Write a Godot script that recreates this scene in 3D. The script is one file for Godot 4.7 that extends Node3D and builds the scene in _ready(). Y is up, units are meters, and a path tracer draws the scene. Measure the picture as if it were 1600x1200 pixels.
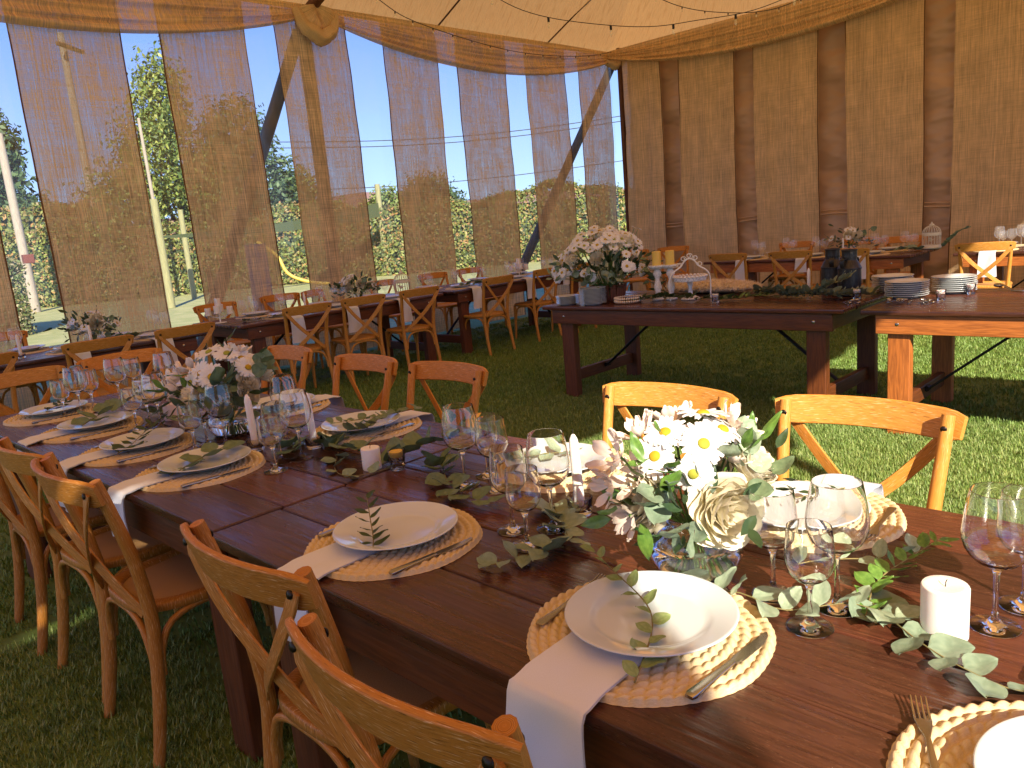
extends Node3D
# A wedding marquee set for lunch: long dark tables, cross-back chairs, burlap walls.

var rng := RandomNumberGenerator.new()
var used := {}
var M := {}
var P := {}

# ---------------------------------------------------------------- mesh builder
class MB:
	var v := PackedVector3Array()
	var t := PackedVector2Array()
	var c := PackedColorArray()
	var ix := PackedInt32Array()
	var tint = null
	var seam := PackedInt32Array()
	func vert(p: Vector3, u := Vector2.ZERO) -> int:
		v.push_back(p); t.push_back(u)
		if tint != null: c.push_back(tint)
		return v.size() - 1
	func tri(a: int, b: int, d: int) -> void:
		ix.push_back(a); ix.push_back(d); ix.push_back(b)
	func quad(a: int, b: int, d: int, e: int) -> void:
		tri(a, b, d); tri(a, d, e)
	func sweep(path: Array, sec: Array, hint = null, scl = null, caps := true, vs := 1.0) -> void:
		var n := path.size()
		var m := sec.size()
		var N := Vector3.ZERO
		var lp := 0.0
		var rings := []
		for i in n:
			var p: Vector3 = path[i]
			var T: Vector3 = (path[mini(i + 1, n - 1)] - path[maxi(i - 1, 0)]).normalized()
			if hint != null:
				var h: Vector3 = hint[i] if hint is Array else hint
				N = (h - T * h.dot(T)).normalized()
			else:
				if i == 0:
					N = Vector3.UP if absf(T.y) < 0.9 else Vector3.RIGHT
				N = (N - T * N.dot(T)).normalized()
			var B: Vector3 = T.cross(N)
			if i > 0: lp += p.distance_to(path[i - 1])
			var s = 1.0
			if scl != null: s = scl[i]
			var ring := []
			var up := 0.0
			for j in m + 1:
				var q: Vector2 = sec[j % m]
				if s is Vector2: q = Vector2(q.x * s.x, q.y * s.y)
				else: q = q * s
				if j > 0: up += q.distance_to(sec[j - 1] if not (s is Vector2) else sec[j - 1])
				ring.push_back(vert(p + N * q.x + B * q.y, Vector2(up, lp * vs)))
			rings.push_back(ring)
			seam.push_back(ring[0]); seam.push_back(ring[m])
		for i in n - 1:
			for j in m:
				quad(rings[i][j], rings[i][j + 1], rings[i + 1][j + 1], rings[i + 1][j])
		if caps:
			for e in [0, n - 1]:
				var k := vert(path[e], t[rings[e][0]])
				var rr := []
				for j in m: rr.push_back(vert(v[rings[e][j]], Vector2(v[rings[e][j]].x, v[rings[e][j]].z)))
				for j in m:
					if e == 0: tri(k, rr[(j + 1) % m], rr[j])
					else: tri(k, rr[j], rr[(j + 1) % m])
	func tube(path: Array, r, sides := 8, caps := true) -> void:
		var sec := []
		for j in sides: sec.push_back(Vector2(cos(TAU * j / sides), sin(TAU * j / sides)))
		var s := []
		for i in path.size(): s.push_back(r[i] if r is Array else r)
		var base := v.size()
		sweep(path, sec, null, s, caps)
		var rr: float = r[0] if r is Array else r
		for i in range(base, v.size()): t[i] = Vector2(t[i].x * rr, t[i].y)
	func bar(path: Array, w: float, th: float, hint, scl = null) -> void:
		var a := th / 2.0
		var b := w / 2.0
		var k := minf(a, b) * 0.45
		sweep(path, [Vector2(a, -b + k), Vector2(a, b - k), Vector2(a - k, b), Vector2(-a + k, b), Vector2(-a, b - k), Vector2(-a, -b + k), Vector2(-a + k, -b), Vector2(a - k, -b)], hint, scl)
	func lathe(prof: Array, segs := 24, at := Vector3.ZERO, wob := 0.0) -> void:
		var rings := []
		var l := 0.0
		for i in prof.size():
			var p: Vector2 = prof[i]
			if i > 0: l += p.distance_to(prof[i - 1])
			var ring := []
			for j in segs + 1:
				var a := TAU * (j % segs) / segs
				var rr := p.x * (1.0 + wob * sin(a * 3.0 + i))
				ring.push_back(vert(at + Vector3(rr * cos(a), p.y, -rr * sin(a)), Vector2(float(j) / segs, l)))
			rings.push_back(ring)
			seam.push_back(ring[0]); seam.push_back(ring[segs])
		for i in prof.size() - 1:
			for j in segs:
				quad(rings[i][j], rings[i][j + 1], rings[i + 1][j + 1], rings[i + 1][j])
	func box(ctr: Vector3, size: Vector3, bev := 0.003, bs := Basis.IDENTITY, uo := Vector2.ZERO) -> void:
		var h := size / 2.0
		bev = minf(bev, minf(h.x, minf(h.y, h.z)) * 0.9)
		var la := 0 if size.x >= size.y and size.x >= size.z else (1 if size.y >= size.z else 2)
		var id := {}
		for ax in 3:
			for s in 8:
				var sg := Vector3(1 if s & 1 else -1, 1 if s & 2 else -1, 1 if s & 4 else -1)
				var p := Vector3(h.x * sg.x, h.y * sg.y, h.z * sg.z)
				for k in 3:
					if k != ax: p[k] -= bev * sg[k]
				var oth := (ax + 1) % 3 if (ax + 1) % 3 != la else (ax + 2) % 3
				var lax := la if la != ax else (ax + 2) % 3
				if la == ax: oth = (ax + 1) % 3
				id[ax * 8 + s] = vert(ctr + bs * p, Vector2(p[oth], p[lax]) + uo)
		for ax in 3:
			var b1 := 1 << ((ax + 1) % 3)
			var b2 := 1 << ((ax + 2) % 3)
			var k := ax * 8
			var hi := 1 << ax
			quad(id[k + hi], id[k + hi + b1], id[k + hi + b1 + b2], id[k + hi + b2])
			quad(id[k], id[k + b2], id[k + b1 + b2], id[k + b1])
			var a2 := (ax + 1) % 3   # edges between faces ax and a2, along a3
			var b3 := 1 << ((ax + 2) % 3)
			for sa in 2:
				for sb in 2:
					var s0 := (hi if sa else 0) + ((1 << a2) if sb else 0)
					var q := [id[ax * 8 + s0], id[a2 * 8 + s0], id[a2 * 8 + s0 + b3], id[ax * 8 + s0 + b3]]
					if sa != sb: quad(q[3], q[2], q[1], q[0])
					else: quad(q[0], q[1], q[2], q[3])
		for s in 8:
			var par := (s & 1) ^ ((s >> 1) & 1) ^ ((s >> 2) & 1)
			if par: tri(id[s], id[8 + s], id[16 + s])
			else: tri(id[s], id[16 + s], id[8 + s])
	func grid(nx: int, ny: int, f: Callable) -> void:   # f(a, b) with a, b in 0..1 gives [position, uv]
		var b0 := v.size()
		for j in ny + 1:
			for i in nx + 1:
				var r: Array = f.call(float(i) / nx, float(j) / ny)
				vert(r[0], r[1])
		for j in ny:
			for i in nx:
				var k := b0 + j * (nx + 1) + i
				quad(k, k + 1, k + nx + 2, k + nx + 1)
	func ball(ctr: Vector3, r: Vector3, su := 10, sv := 7, bs := Basis.IDENTITY) -> void:
		grid(su, sv, func(a, b): 
			var th: float = TAU * a
			var ph: float = PI * (b - 0.5)
			return [ctr + bs * Vector3(r.x * cos(ph) * cos(th), r.y * sin(ph), -r.z * cos(ph) * sin(th)), Vector2(a, b)])
	func add(o: MB, x: Transform3D) -> void:
		var b := v.size()
		for i in o.v.size():
			v.push_back(x * o.v[i]); t.push_back(o.t[i])
			if tint != null: c.push_back(tint)
		for i in o.ix: ix.push_back(b + i)
		for i in o.seam: seam.push_back(b + i)
	func done(smooth := true) -> ArrayMesh:
		var vv := v
		var tt := t
		var cc := c
		var ii := ix
		if not smooth:
			vv = PackedVector3Array(); tt = PackedVector2Array(); cc = PackedColorArray(); ii = PackedInt32Array()
			for i in ix.size():
				vv.push_back(v[ix[i]]); tt.push_back(t[ix[i]])
				if tint != null: cc.push_back(c[ix[i]])
				ii.push_back(i)
		var nn := PackedVector3Array()
		nn.resize(vv.size())
		for i in range(0, ii.size(), 3):
			var a := vv[ii[i]]
			var n := (vv[ii[i + 2]] - a).cross(vv[ii[i + 1]] - a)
			nn[ii[i]] += n; nn[ii[i + 1]] += n; nn[ii[i + 2]] += n
		if smooth:
			for i in range(0, seam.size(), 2):
				var sn := nn[seam[i]] + nn[seam[i + 1]]
				nn[seam[i]] = sn; nn[seam[i + 1]] = sn
		for i in nn.size(): nn[i] = nn[i].normalized() if nn[i].length_squared() > 1e-24 else Vector3.UP
		var A := []
		A.resize(Mesh.ARRAY_MAX)
		A[Mesh.ARRAY_VERTEX] = vv; A[Mesh.ARRAY_NORMAL] = nn; A[Mesh.ARRAY_TEX_UV] = tt; A[Mesh.ARRAY_INDEX] = ii
		if tint != null: A[Mesh.ARRAY_COLOR] = cc
		var m := ArrayMesh.new()
		m.add_surface_from_arrays(Mesh.PRIMITIVE_TRIANGLES, A)
		return m

# ---------------------------------------------------------------- nodes
func numbered(n: String) -> String:
	if not used.has(n):
		used[n] = 0
		return n
	used[n] += 1
	return "%s_%03d" % [n, used[n]]

func tag(o, label := "", category := "", group := "", kind := ""):
	if label: o.set_meta("label", label)
	if category: o.set_meta("category", category)
	if group: o.set_meta("group", group)
	if kind: o.set_meta("kind", kind)
	return o

func mi(mesh, m):
	var o := MeshInstance3D.new()
	o.mesh = mesh
	if m: o.material_override = m
	return o

func thing(called: String, label: String, category: String, at := Vector3.ZERO, turn := 0.0, group := ""):
	var o := Node3D.new()
	o.name = numbered(called)
	add_child(o)
	o.position = at
	o.rotation.y = turn
	return tag(o, label, category, group)

func whole(called: String, mesh, m, label: String, category: String, at := Vector3.ZERO, turn := 0.0, group := ""):
	var o = mi(mesh, m)
	o.name = numbered(called)
	add_child(o)
	o.position = at
	o.rotation.y = turn
	return tag(o, label, category, group)

func part(parent, called: String, mesh, m, at := Vector3.ZERO, bs := Basis.IDENTITY):
	var o = mi(mesh, m)
	var n := called
	var k := 0
	while parent.has_node(NodePath(n)):
		k += 1
		n = "%s_%03d" % [called, k]
	o.name = n
	parent.add_child(o)
	o.transform = Transform3D(bs, at)
	return o

func copy(proto, label: String, at: Vector3, turn := 0.0, group := ""):
	var o = proto.duplicate()
	var base: String = proto.get_meta("base_name")
	o.name = numbered(base)
	add_child(o)
	o.position = at
	o.rotation = Vector3(0, turn, 0)
	o.visible = true
	for k in ["group", "base_name"]:
		if o.has_meta(k): o.remove_meta(k)
	tag(o, label, "", group)
	return o

func struct(called: String, mesh, m, at := Vector3.ZERO, kind := "structure"):
	var o = mi(mesh, m)
	o.name = numbered(called)
	add_child(o)
	o.position = at
	o.set_meta("kind", kind)
	return o

func c8(r: float, g: float, b: float, a := 1.0) -> Color:
	return Color(r / 255.0, g / 255.0, b / 255.0, a)

func lin(r: float, g: float, b: float) -> Color:
	return c8(r, g, b).srgb_to_linear()

func curve(pts: Array, n: int) -> Array:   # a smooth line through the points
	var cv := Curve3D.new()
	for i in pts.size():
		var tn: Vector3 = (pts[mini(i + 1, pts.size() - 1)] - pts[maxi(i - 1, 0)]) / 6.0
		cv.add_point(pts[i], -tn, tn)
	var out := []
	var L := cv.get_baked_length()
	for i in n: out.push_back(cv.sample_baked(L * i / (n - 1), true))
	return out

func rnd(a: float, b: float) -> float:
	return rng.randf_range(a, b)

# ---------------------------------------------------------------- materials
func noise(sd: int, freq: float, cols: Array, size := 512, oct := 4, offs = null, type := FastNoiseLite.TYPE_SIMPLEX_SMOOTH) -> NoiseTexture2D:
	var f := FastNoiseLite.new()
	f.seed = sd; f.frequency = freq; f.noise_type = type
	f.fractal_octaves = oct
	var t := NoiseTexture2D.new()
	t.width = size; t.height = size; t.seamless = true; t.noise = f
	if cols.size():
		var g := Gradient.new()
		g.colors = PackedColorArray(cols)
		var o := PackedFloat32Array()
		for i in cols.size(): o.push_back(offs[i] if offs != null else float(i) / (cols.size() - 1))
		g.offsets = o
		t.color_ramp = g
	return t

func mat(nm: String, col: Color, rough := 0.6, tex = null, sc := Vector3.ONE, opt := {}) -> StandardMaterial3D:
	var m := StandardMaterial3D.new()
	m.resource_name = nm
	m.albedo_color = col
	m.roughness = rough
	m.cull_mode = BaseMaterial3D.CULL_DISABLED
	if tex: m.albedo_texture = tex
	m.uv1_scale = sc
	for k in opt: m.set(k, opt[k])
	M[nm] = m
	return m

func bump(m, tex, cm: float):
	m.heightmap_enabled = true
	m.heightmap_texture = tex
	m.heightmap_scale = cm
	m.heightmap_deep_parallax = false

func weave_texture(sd: int, base: Color, a0: float, aj: float, cj := 1.0) -> ImageTexture:
	var n := 1024
	var f1 := FastNoiseLite.new(); f1.seed = sd; f1.frequency = 1.0; f1.fractal_octaves = 2
	var data := PackedByteArray()
	data.resize(n * n * 4)
	var R := RandomNumberGenerator.new()
	R.seed = sd
	# irregular yarns: every warp and weft yarn has its own thickness that drifts along its length
	var step := 64
	var wa := []
	var we := []
	for k in n / 2:
		var a := PackedFloat32Array()
		var b := PackedFloat32Array()
		var ka := R.randfn(0, 0.55)
		var kb := R.randfn(0, 0.3)
		for i in n / step: 
			a.push_back(ka + R.randfn(0, 0.75)); b.push_back(kb + R.randfn(0, 0.75))
		wa.push_back(a); we.push_back(b)
	var q := 0
	var ns := n / step
	for y in n:
		var jy := y / step
		var fy := float(y % step) / step
		var rowv: PackedFloat32Array = we[y / 2]
		for x in n:
			var jx := x / step
			var fx := float(x % step) / step
			var colv: PackedFloat32Array = wa[x / 2]
			var w1 := lerpf(colv[jy], colv[(jy + 1) % ns], fy)
			var w2 := lerpf(rowv[jx], rowv[(jx + 1) % ns], fx)
			var s := w1 * 0.6 + w2 * 0.36
			var cl := f1.get_noise_2d(x * 0.006, y * 0.004) + 0.5 * f1.get_noise_2d(x * 0.05, y * 0.012)
			var al := clampf(a0 + aj * (s + 0.5 * cl), 0.0, 1.0)
			var sh := clampf(0.94 + cj * (0.1 * w1 + 0.06 * w2 + 0.1 * cl), 0.5, 1.2)
			data[q] = int(clampf(base.r * sh, 0, 1) * 255.0); data[q + 1] = int(clampf(base.g * sh, 0, 1) * 255.0); data[q + 2] = int(clampf(base.b * sh, 0, 1) * 255.0); data[q + 3] = int(al * 255.0)
			q += 4
	return ImageTexture.create_from_image(Image.create_from_data(n, n, false, Image.FORMAT_RGBA8, data))

func make_materials():
	# dark stained pine: u across the grain, v along it
	var grain := noise(3, 0.012, [c8(56, 31, 22), c8(84, 50, 35), c8(66, 38, 27), c8(108, 68, 48)], 512, 5)
	var grain2 := noise(5, 0.012, [c8(58, 34, 25), c8(78, 47, 34), c8(94, 59, 43), c8(65, 38, 28)], 512, 5)
	var gh := noise(3, 0.012, [], 512, 5)
	var smear := noise(17, 0.01, [Color(0.14, 0.14, 0.14), Color(0.36, 0.36, 0.36)], 256, 4)
	var chips := noise(18, 0.12, [Color(0.1, 0.05, 0.03, 0.6), Color(0.1, 0.05, 0.03, 0.0), Color(0.62, 0.44, 0.32, 0.0), Color(0.66, 0.48, 0.36, 0.7)], 1024, 3, [0.17, 0.24, 0.79, 0.85])
	for i in 3:
		var m = mat("dark_wood_%d" % i, [Color(1, 1, 1), Color(0.84, 0.8, 0.8), Color(1.18, 1.1, 1.06)][i], 1.0, [grain, grain2, grain][i], Vector3(7, 0.45, 1), {"metallic_specular": 0.5})
		m.roughness_texture = smear
		m.detail_enabled = true
		m.detail_albedo = chips
		bump(m, gh, 0.06)
	var ag := noise(8, 0.01, [c8(112, 64, 28), c8(166, 102, 46), c8(132, 78, 34), c8(186, 120, 60)], 512, 5)
	for i in 2:
		var m = mat("apron_wood_%d" % i, [Color(0.66, 0.6, 0.56), Color(1.1, 1.05, 1)][i], 0.5, ag, Vector3(7, 0.5, 1))
		bump(m, gh, 0.08)
	var hg := noise(21, 0.012, [c8(180, 118, 46), c8(206, 142, 62), c8(192, 130, 52), c8(220, 158, 76)], 512, 4)
	var scuff := noise(25, 0.05, [Color(0.2, 0.11, 0.05, 0.6), Color(0.2, 0.11, 0.05, 0.0), Color(0.95, 0.82, 0.62, 0.0), Color(0.95, 0.82, 0.62, 0.55)], 512, 5, [0.2, 0.3, 0.7, 0.78])
	for i in 4:
		var cw = mat("chair_wood_%d" % i, [Color(1, 1, 1), Color(0.9, 0.87, 0.82), Color(0.95, 0.96, 0.9), Color(1.0, 0.95, 0.8)][i], 0.5, hg, Vector3(14, 0.8, 1), {"metallic_specular": 0.4})
		cw.detail_enabled = true
		cw.detail_albedo = scuff
		bump(cw, hg, 0.03)
	mat("chair_end", c8(186, 138, 88), 0.7)
	var cane := noise(31, 0.25, [c8(176, 130, 76), c8(210, 164, 108)], 256, 2)
	bump(mat("cane", Color(1, 1, 1), 0.75, cane, Vector3(5, 5, 1)), cane, 0.15)
	mat("bolt", c8(60, 52, 44), 0.4, null, Vector3.ONE, {"metallic": 0.9})
	mat("black_steel", c8(24, 23, 24), 0.5, null, Vector3.ONE, {"metallic": 0.3})
	mat("steel", c8(176, 172, 166), 0.2, null, Vector3.ONE, {"metallic": 1.0})
	# cloth
	var bw := weave_texture(7, c8(230, 202, 160), 0.86, 0.15, 0.8)
	var bo := weave_texture(9, c8(230, 196, 148), 0.98, 0.05, 0.55)
	mat("burlap", Color(1, 1, 1), 0.95, bw, Vector3.ONE, {"transparency": BaseMaterial3D.TRANSPARENCY_ALPHA, "backlight_enabled": true, "backlight": Color(0.62, 0.52, 0.42)})
	mat("burlap_swag", Color(1, 1, 1), 0.95, weave_texture(8, c8(232, 196, 142), 0.93, 0.08, 0.6), Vector3.ONE, {"transparency": BaseMaterial3D.TRANSPARENCY_ALPHA, "backlight_enabled": true, "backlight": Color(0.5, 0.42, 0.32)})
	mat("burlap_dense", Color(1, 1, 1), 0.95, bo, Vector3.ONE, {"transparency": BaseMaterial3D.TRANSPARENCY_ALPHA, "backlight_enabled": true, "backlight": Color(0.4, 0.34, 0.26)})
	mat("burlap_hem", c8(108, 74, 44), 0.95)
	var rf := noise(41, 0.02, [c8(214, 160, 92), c8(236, 184, 112), c8(224, 172, 102)], 512, 4)
	var rm = mat("roof_cloth", Color(1, 1, 1), 0.9, rf, Vector3(1.6, 0.16, 1), {"backlight_enabled": true, "backlight": Color(1.0, 0.93, 0.82)})
	bump(rm, noise(43, 0.02, [], 512, 4), 3.0)
	var ln := mat("lining", c8(212, 174, 136), 0.42, noise(45, 0.01, [Color(0.93, 0.93, 0.93), Color(1.0, 1.0, 1.0)], 256, 3), Vector3(0.3, 0.6, 1), {"backlight_enabled": true, "backlight": Color(0.16, 0.12, 0.1)})
	bump(ln, noise(46, 0.008, [], 512, 3), 5.0)
	mat("clear_sheet", Color(0.93, 0.95, 0.97, 0.1), 0.06, null, Vector3.ONE, {"transparency": BaseMaterial3D.TRANSPARENCY_ALPHA, "metallic_specular": 0.4})
	mat("linen", c8(226, 230, 240), 0.85, noise(51, 0.3, [Color(0.95, 0.95, 0.95), Color(1, 1, 1)], 256, 2), Vector3(6, 6, 1), {"backlight_enabled": true, "backlight": Color(0.3, 0.3, 0.3)})
	var str_t := noise(55, 0.05, [c8(190, 166, 122), c8(218, 198, 156), c8(206, 182, 138), c8(232, 216, 178)], 512, 4)
	mat("straw", Color(1, 1, 1), 0.8, str_t, Vector3(3, 3, 1))
	mat("porcelain", c8(206, 212, 212), 0.12, null, Vector3.ONE, {"clearcoat_enabled": true, "clearcoat": 0.4, "clearcoat_roughness": 0.05})
	mat("glass", Color(1, 1, 1, 0.0), 0.0, null, Vector3.ONE, {"refraction_enabled": true, "refraction_scale": 0.05})
	mat("thin_glass", Color(1, 1, 1, 0.06), 0.02, null, Vector3.ONE, {"transparency": BaseMaterial3D.TRANSPARENCY_ALPHA, "metallic_specular": 0.75})
	mat("water", Color(1, 1, 1, 0.0), 0.0, null, Vector3.ONE, {"refraction_enabled": true, "refraction_scale": 0.033})
	mat("wax", c8(236, 230, 220), 0.5, null, Vector3.ONE, {"subsurf_scatter_enabled": true, "subsurf_scatter_strength": 0.25})
	mat("yellow_wax", c8(226, 190, 84), 0.55, null, Vector3.ONE, {"subsurf_scatter_enabled": true, "subsurf_scatter_strength": 0.2})
	mat("wick", c8(40, 36, 32), 0.9)
	# plants
	for i in 3:
		var lt := noise(60 + i, 0.02, [[c8(112, 132, 108), c8(138, 156, 130)], [c8(134, 152, 124), c8(164, 178, 150)], [c8(92, 112, 80), c8(120, 138, 102)]][i], 128, 3)
		mat("gum_leaf_%d" % i, Color(1, 1, 1), 0.5, lt, Vector3(1, 1, 1), {"backlight_enabled": true, "backlight": Color(0.36, 0.4, 0.2)})
	var gt := noise(70, 0.02, [c8(76, 112, 44), c8(112, 148, 66)], 128, 3)
	mat("green_leaf", Color(1, 1, 1), 0.4, gt, Vector3.ONE, {"backlight_enabled": true, "backlight": Color(0.45, 0.5, 0.15)})
	mat("sprig_leaf", Color(1, 1, 1), 0.45, noise(72, 0.02, [c8(124, 144, 84), c8(152, 168, 110)], 128, 3), Vector3.ONE, {"backlight_enabled": true, "backlight": Color(0.45, 0.5, 0.2)})
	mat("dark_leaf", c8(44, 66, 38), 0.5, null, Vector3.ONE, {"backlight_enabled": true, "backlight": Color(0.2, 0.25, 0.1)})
	mat("olive_leaf", c8(112, 120, 92), 0.5, null, Vector3.ONE, {"backlight_enabled": true, "backlight": Color(0.25, 0.25, 0.15)})
	mat("twig", c8(124, 112, 66), 0.7)
	mat("brown_twig", c8(92, 62, 44), 0.8)
	mat("petal_cream", c8(234, 228, 206), 0.6, null, Vector3.ONE, {"backlight_enabled": true, "backlight": Color(0.5, 0.46, 0.34)})
	mat("petal_white", c8(224, 222, 220), 0.6, null, Vector3.ONE, {"backlight_enabled": true, "backlight": Color(0.45, 0.45, 0.42)})
	mat("petal_blush", c8(240, 224, 208), 0.6, null, Vector3.ONE, {"backlight_enabled": true, "backlight": Color(0.45, 0.4, 0.36)})
	mat("daisy_eye", c8(206, 164, 30), 0.8, noise(75, 0.2, [Color(0.75, 0.8, 0.5), Color(1, 1, 1)], 64, 2), Vector3(3, 3, 1))
	mat("daisy_green_eye", c8(150, 150, 44), 0.8)
	mat("foliage", Color(1, 1, 1), 0.6, null, Vector3.ONE, {"vertex_color_use_as_albedo": true, "backlight_enabled": true, "backlight": Color(0.4, 0.42, 0.2)})
	mat("grass", Color(1, 1, 1), 0.6, null, Vector3.ONE, {"vertex_color_use_as_albedo": true, "backlight_enabled": true, "backlight": Color(0.4, 0.45, 0.15)})
	var lawn := noise(81, 0.03, [c8(74, 96, 36), c8(96, 120, 46), c8(84, 108, 42)], 512, 5)
	mat("lawn", Color(1, 1, 1), 0.9, lawn, Vector3(0.5, 0.5, 0.5), {"uv1_triplanar": true, "uv1_world_triplanar": true})
	var field := noise(83, 0.015, [c8(142, 146, 84), c8(178, 174, 112), c8(154, 158, 92), c8(190, 182, 124)], 512, 5)
	mat("field", Color(1, 1, 1), 0.95, field, Vector3(0.12, 0.12, 0.12), {"uv1_triplanar": true, "uv1_world_triplanar": true})
	var soil := noise(85, 0.02, [c8(150, 104, 84), c8(172, 128, 104), c8(128, 122, 84)], 512, 5)
	mat("hillside", Color(1, 1, 1), 0.95, soil, Vector3(0.02, 0.02, 0.02), {"uv1_triplanar": true, "uv1_world_triplanar": true})
	mat("bark", c8(96, 80, 64), 0.9, noise(87, 0.05, [Color(0.7, 0.7, 0.7), Color(1, 1, 1)], 256, 4), Vector3(2, 0.5, 1))
	mat("pole_wood", c8(186, 174, 156), 0.85, noise(88, 0.04, [Color(0.75, 0.75, 0.75), Color(1, 1, 1)], 256, 4), Vector3(4, 0.3, 1))
	mat("post_wood", c8(170, 168, 120), 0.85, noise(89, 0.04, [Color(0.75, 0.75, 0.75), Color(1, 1, 1)], 256, 4), Vector3(4, 0.3, 1))
	mat("tent_wood", c8(116, 68, 38), 0.6, noise(90, 0.03, [Color(0.7, 0.7, 0.7), Color(1, 1, 1)], 256, 4), Vector3(5, 0.4, 1))
	mat("brace_wood", c8(74, 64, 58), 0.7, noise(91, 0.03, [Color(0.7, 0.7, 0.7), Color(1, 1, 1)], 256, 4), Vector3(5, 0.4, 1))
	mat("red_roof", c8(176, 84, 74), 0.7)
	mat("house_wall", c8(200, 180, 150), 0.9)
	mat("wire", c8(44, 44, 48), 0.6)
	mat("yellow_hose", c8(206, 176, 72), 0.5)
	mat("shade_net", c8(70, 82, 52), 0.9)
	# table-top oddments
	var wp := noise(93, 0.04, [c8(150, 136, 122), c8(226, 220, 212), c8(236, 232, 226)], 256, 4, [0.0, 0.42, 1.0])
	mat("worn_white", Color(1, 1, 1), 0.7, wp, Vector3(4, 4, 1))
	mat("white_metal", c8(232, 226, 212), 0.5)
	mat("cage_cream", c8(222, 214, 190), 0.6)
	var cn := noise(95, 0.02, [c8(40, 38, 36), c8(66, 64, 60), c8(48, 47, 45), c8(92, 88, 80)], 256, 5)
	mat("can_metal", Color(1, 1, 1), 0.42, cn, Vector3(2, 2, 1), {"metallic": 0.55})
	mat("basket_wood", c8(134, 78, 50), 0.7, noise(97, 0.04, [Color(0.7, 0.7, 0.7), Color(1, 1, 1)], 128, 4), Vector3(6, 2, 1))
	mat("fur", c8(226, 206, 168), 0.95)
	mat("bark_slice", c8(150, 112, 80), 0.9)
	mat("pearl", c8(226, 208, 180), 0.35)
	mat("bulb_glass", Color(1.0, 0.95, 0.8, 0.25), 0.05, null, Vector3.ONE, {"transparency": BaseMaterial3D.TRANSPARENCY_ALPHA})
	mat("black_plastic", c8(26, 24, 22), 0.6)
	mat("water_bottle", c8(232, 230, 226), 0.5)
	for k in ["glass", "water", "thin_glass"]: M[k].cull_mode = BaseMaterial3D.CULL_BACK

# ---------------------------------------------------------------- the scene
func _ready() -> void:
	rng.seed = 20
	var cam := Camera3D.new()
	cam.name = "camera"
	cam.fov = 52.9675
	cam.near = 0.05
	cam.far = 900.0
	add_child(cam)
	cam.transform = Transform3D(Basis(Vector3(0.687732, -0.08789, 0.720624), Vector3(0.205477, 0.97562, -0.077108), Vector3(-0.696278, 0.201101, 0.689025)).orthonormalized(), Vector3(0, 1.4362, 0))
	cam.current = true
	var we := WorldEnvironment.new()
	we.name = "world_environment"
	var e := Environment.new()
	e.background_mode = Environment.BG_SKY
	e.tonemap_mode = Environment.TONE_MAPPER_LINEAR
	e.tonemap_exposure = EXPOSURE
	e.sdfgi_enabled = true
	e.ssao_enabled = true
	e.ssil_enabled = true
	var sm := ProceduralSkyMaterial.new()
	sm.sky_top_color = c8(30, 92, 196)
	sm.sky_horizon_color = c8(178, 212, 246)
	sm.sky_curve = 0.14
	sm.sky_energy_multiplier = SKY
	sm.ground_bottom_color = c8(96, 104, 70)
	sm.ground_horizon_color = c8(168, 190, 190)
	sm.ground_energy_multiplier = SKY
	sm.sun_angle_max = 6.0
	sm.sun_curve = 0.1
	var sky := Sky.new()
	sky.sky_material = sm
	e.sky = sky
	we.environment = e
	add_child(we)
	var sun := DirectionalLight3D.new()
	sun.name = "sun"
	sun.light_color = Color(1.0, 0.95, 0.87)
	sun.light_energy = SUN
	sun.light_angular_distance = 0.5
	sun.shadow_enabled = true
	add_child(sun)
	sun.look_at_from_position(Vector3.ZERO, Vector3(0.4812, -0.509, -0.7136), Vector3.UP)

	make_materials()
	make_ground()
	make_outdoors()
	make_tent()
	make_hangings()
	make_tables()
	make_chairs()
	make_front_table()
	make_middle_tables()
	make_side_rows()
	make_grass()
	for k in P:      # the first of a kind that was never placed is not part of the scene
		if P[k] is Node: P[k].free()

const EXPOSURE := 3.3
const SKY := 0.8
const SUN := 1.0

# ---------------------------------------------------------------- ground, outdoors
func make_ground():
	var b := MB.new()
	b.grid(40, 40, func(x, z): 
		var p := Vector3(-420 + 900 * x, 0, 160 - 800 * z)
		return [p, Vector2(p.x, p.z)])
	struct("ground", b.done(), M.field, Vector3(0, -0.004, 0))
	var l := MB.new()
	l.grid(30, 30, func(x, z):
		var p := Vector3(-6.5 + 19.5 * x, 0, 5.5 - 15.0 * z)
		return [p, Vector2(p.x, p.z)])
	struct("lawn", l.done(), M.lawn)
	# the far bank: a low reddish hill
	var h := MB.new()
	h.grid(60, 10, func(a, d):
		var ang := lerpf(-0.5, 1.3, a)
		var rr = 120.0 + 110.0 * d
		var y := (11.0 + 2.0 * sin(a * 19.0) + 1.2 * sin(a * 47.0)) * sin(d * PI * 0.5) 
		return [Vector3(rr * sin(ang + 0.35), y - 0.3, -rr * cos(ang + 0.35)), Vector2(a * 40, d * 10)])
	struct("hill", h.done(), M.hillside)

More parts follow.
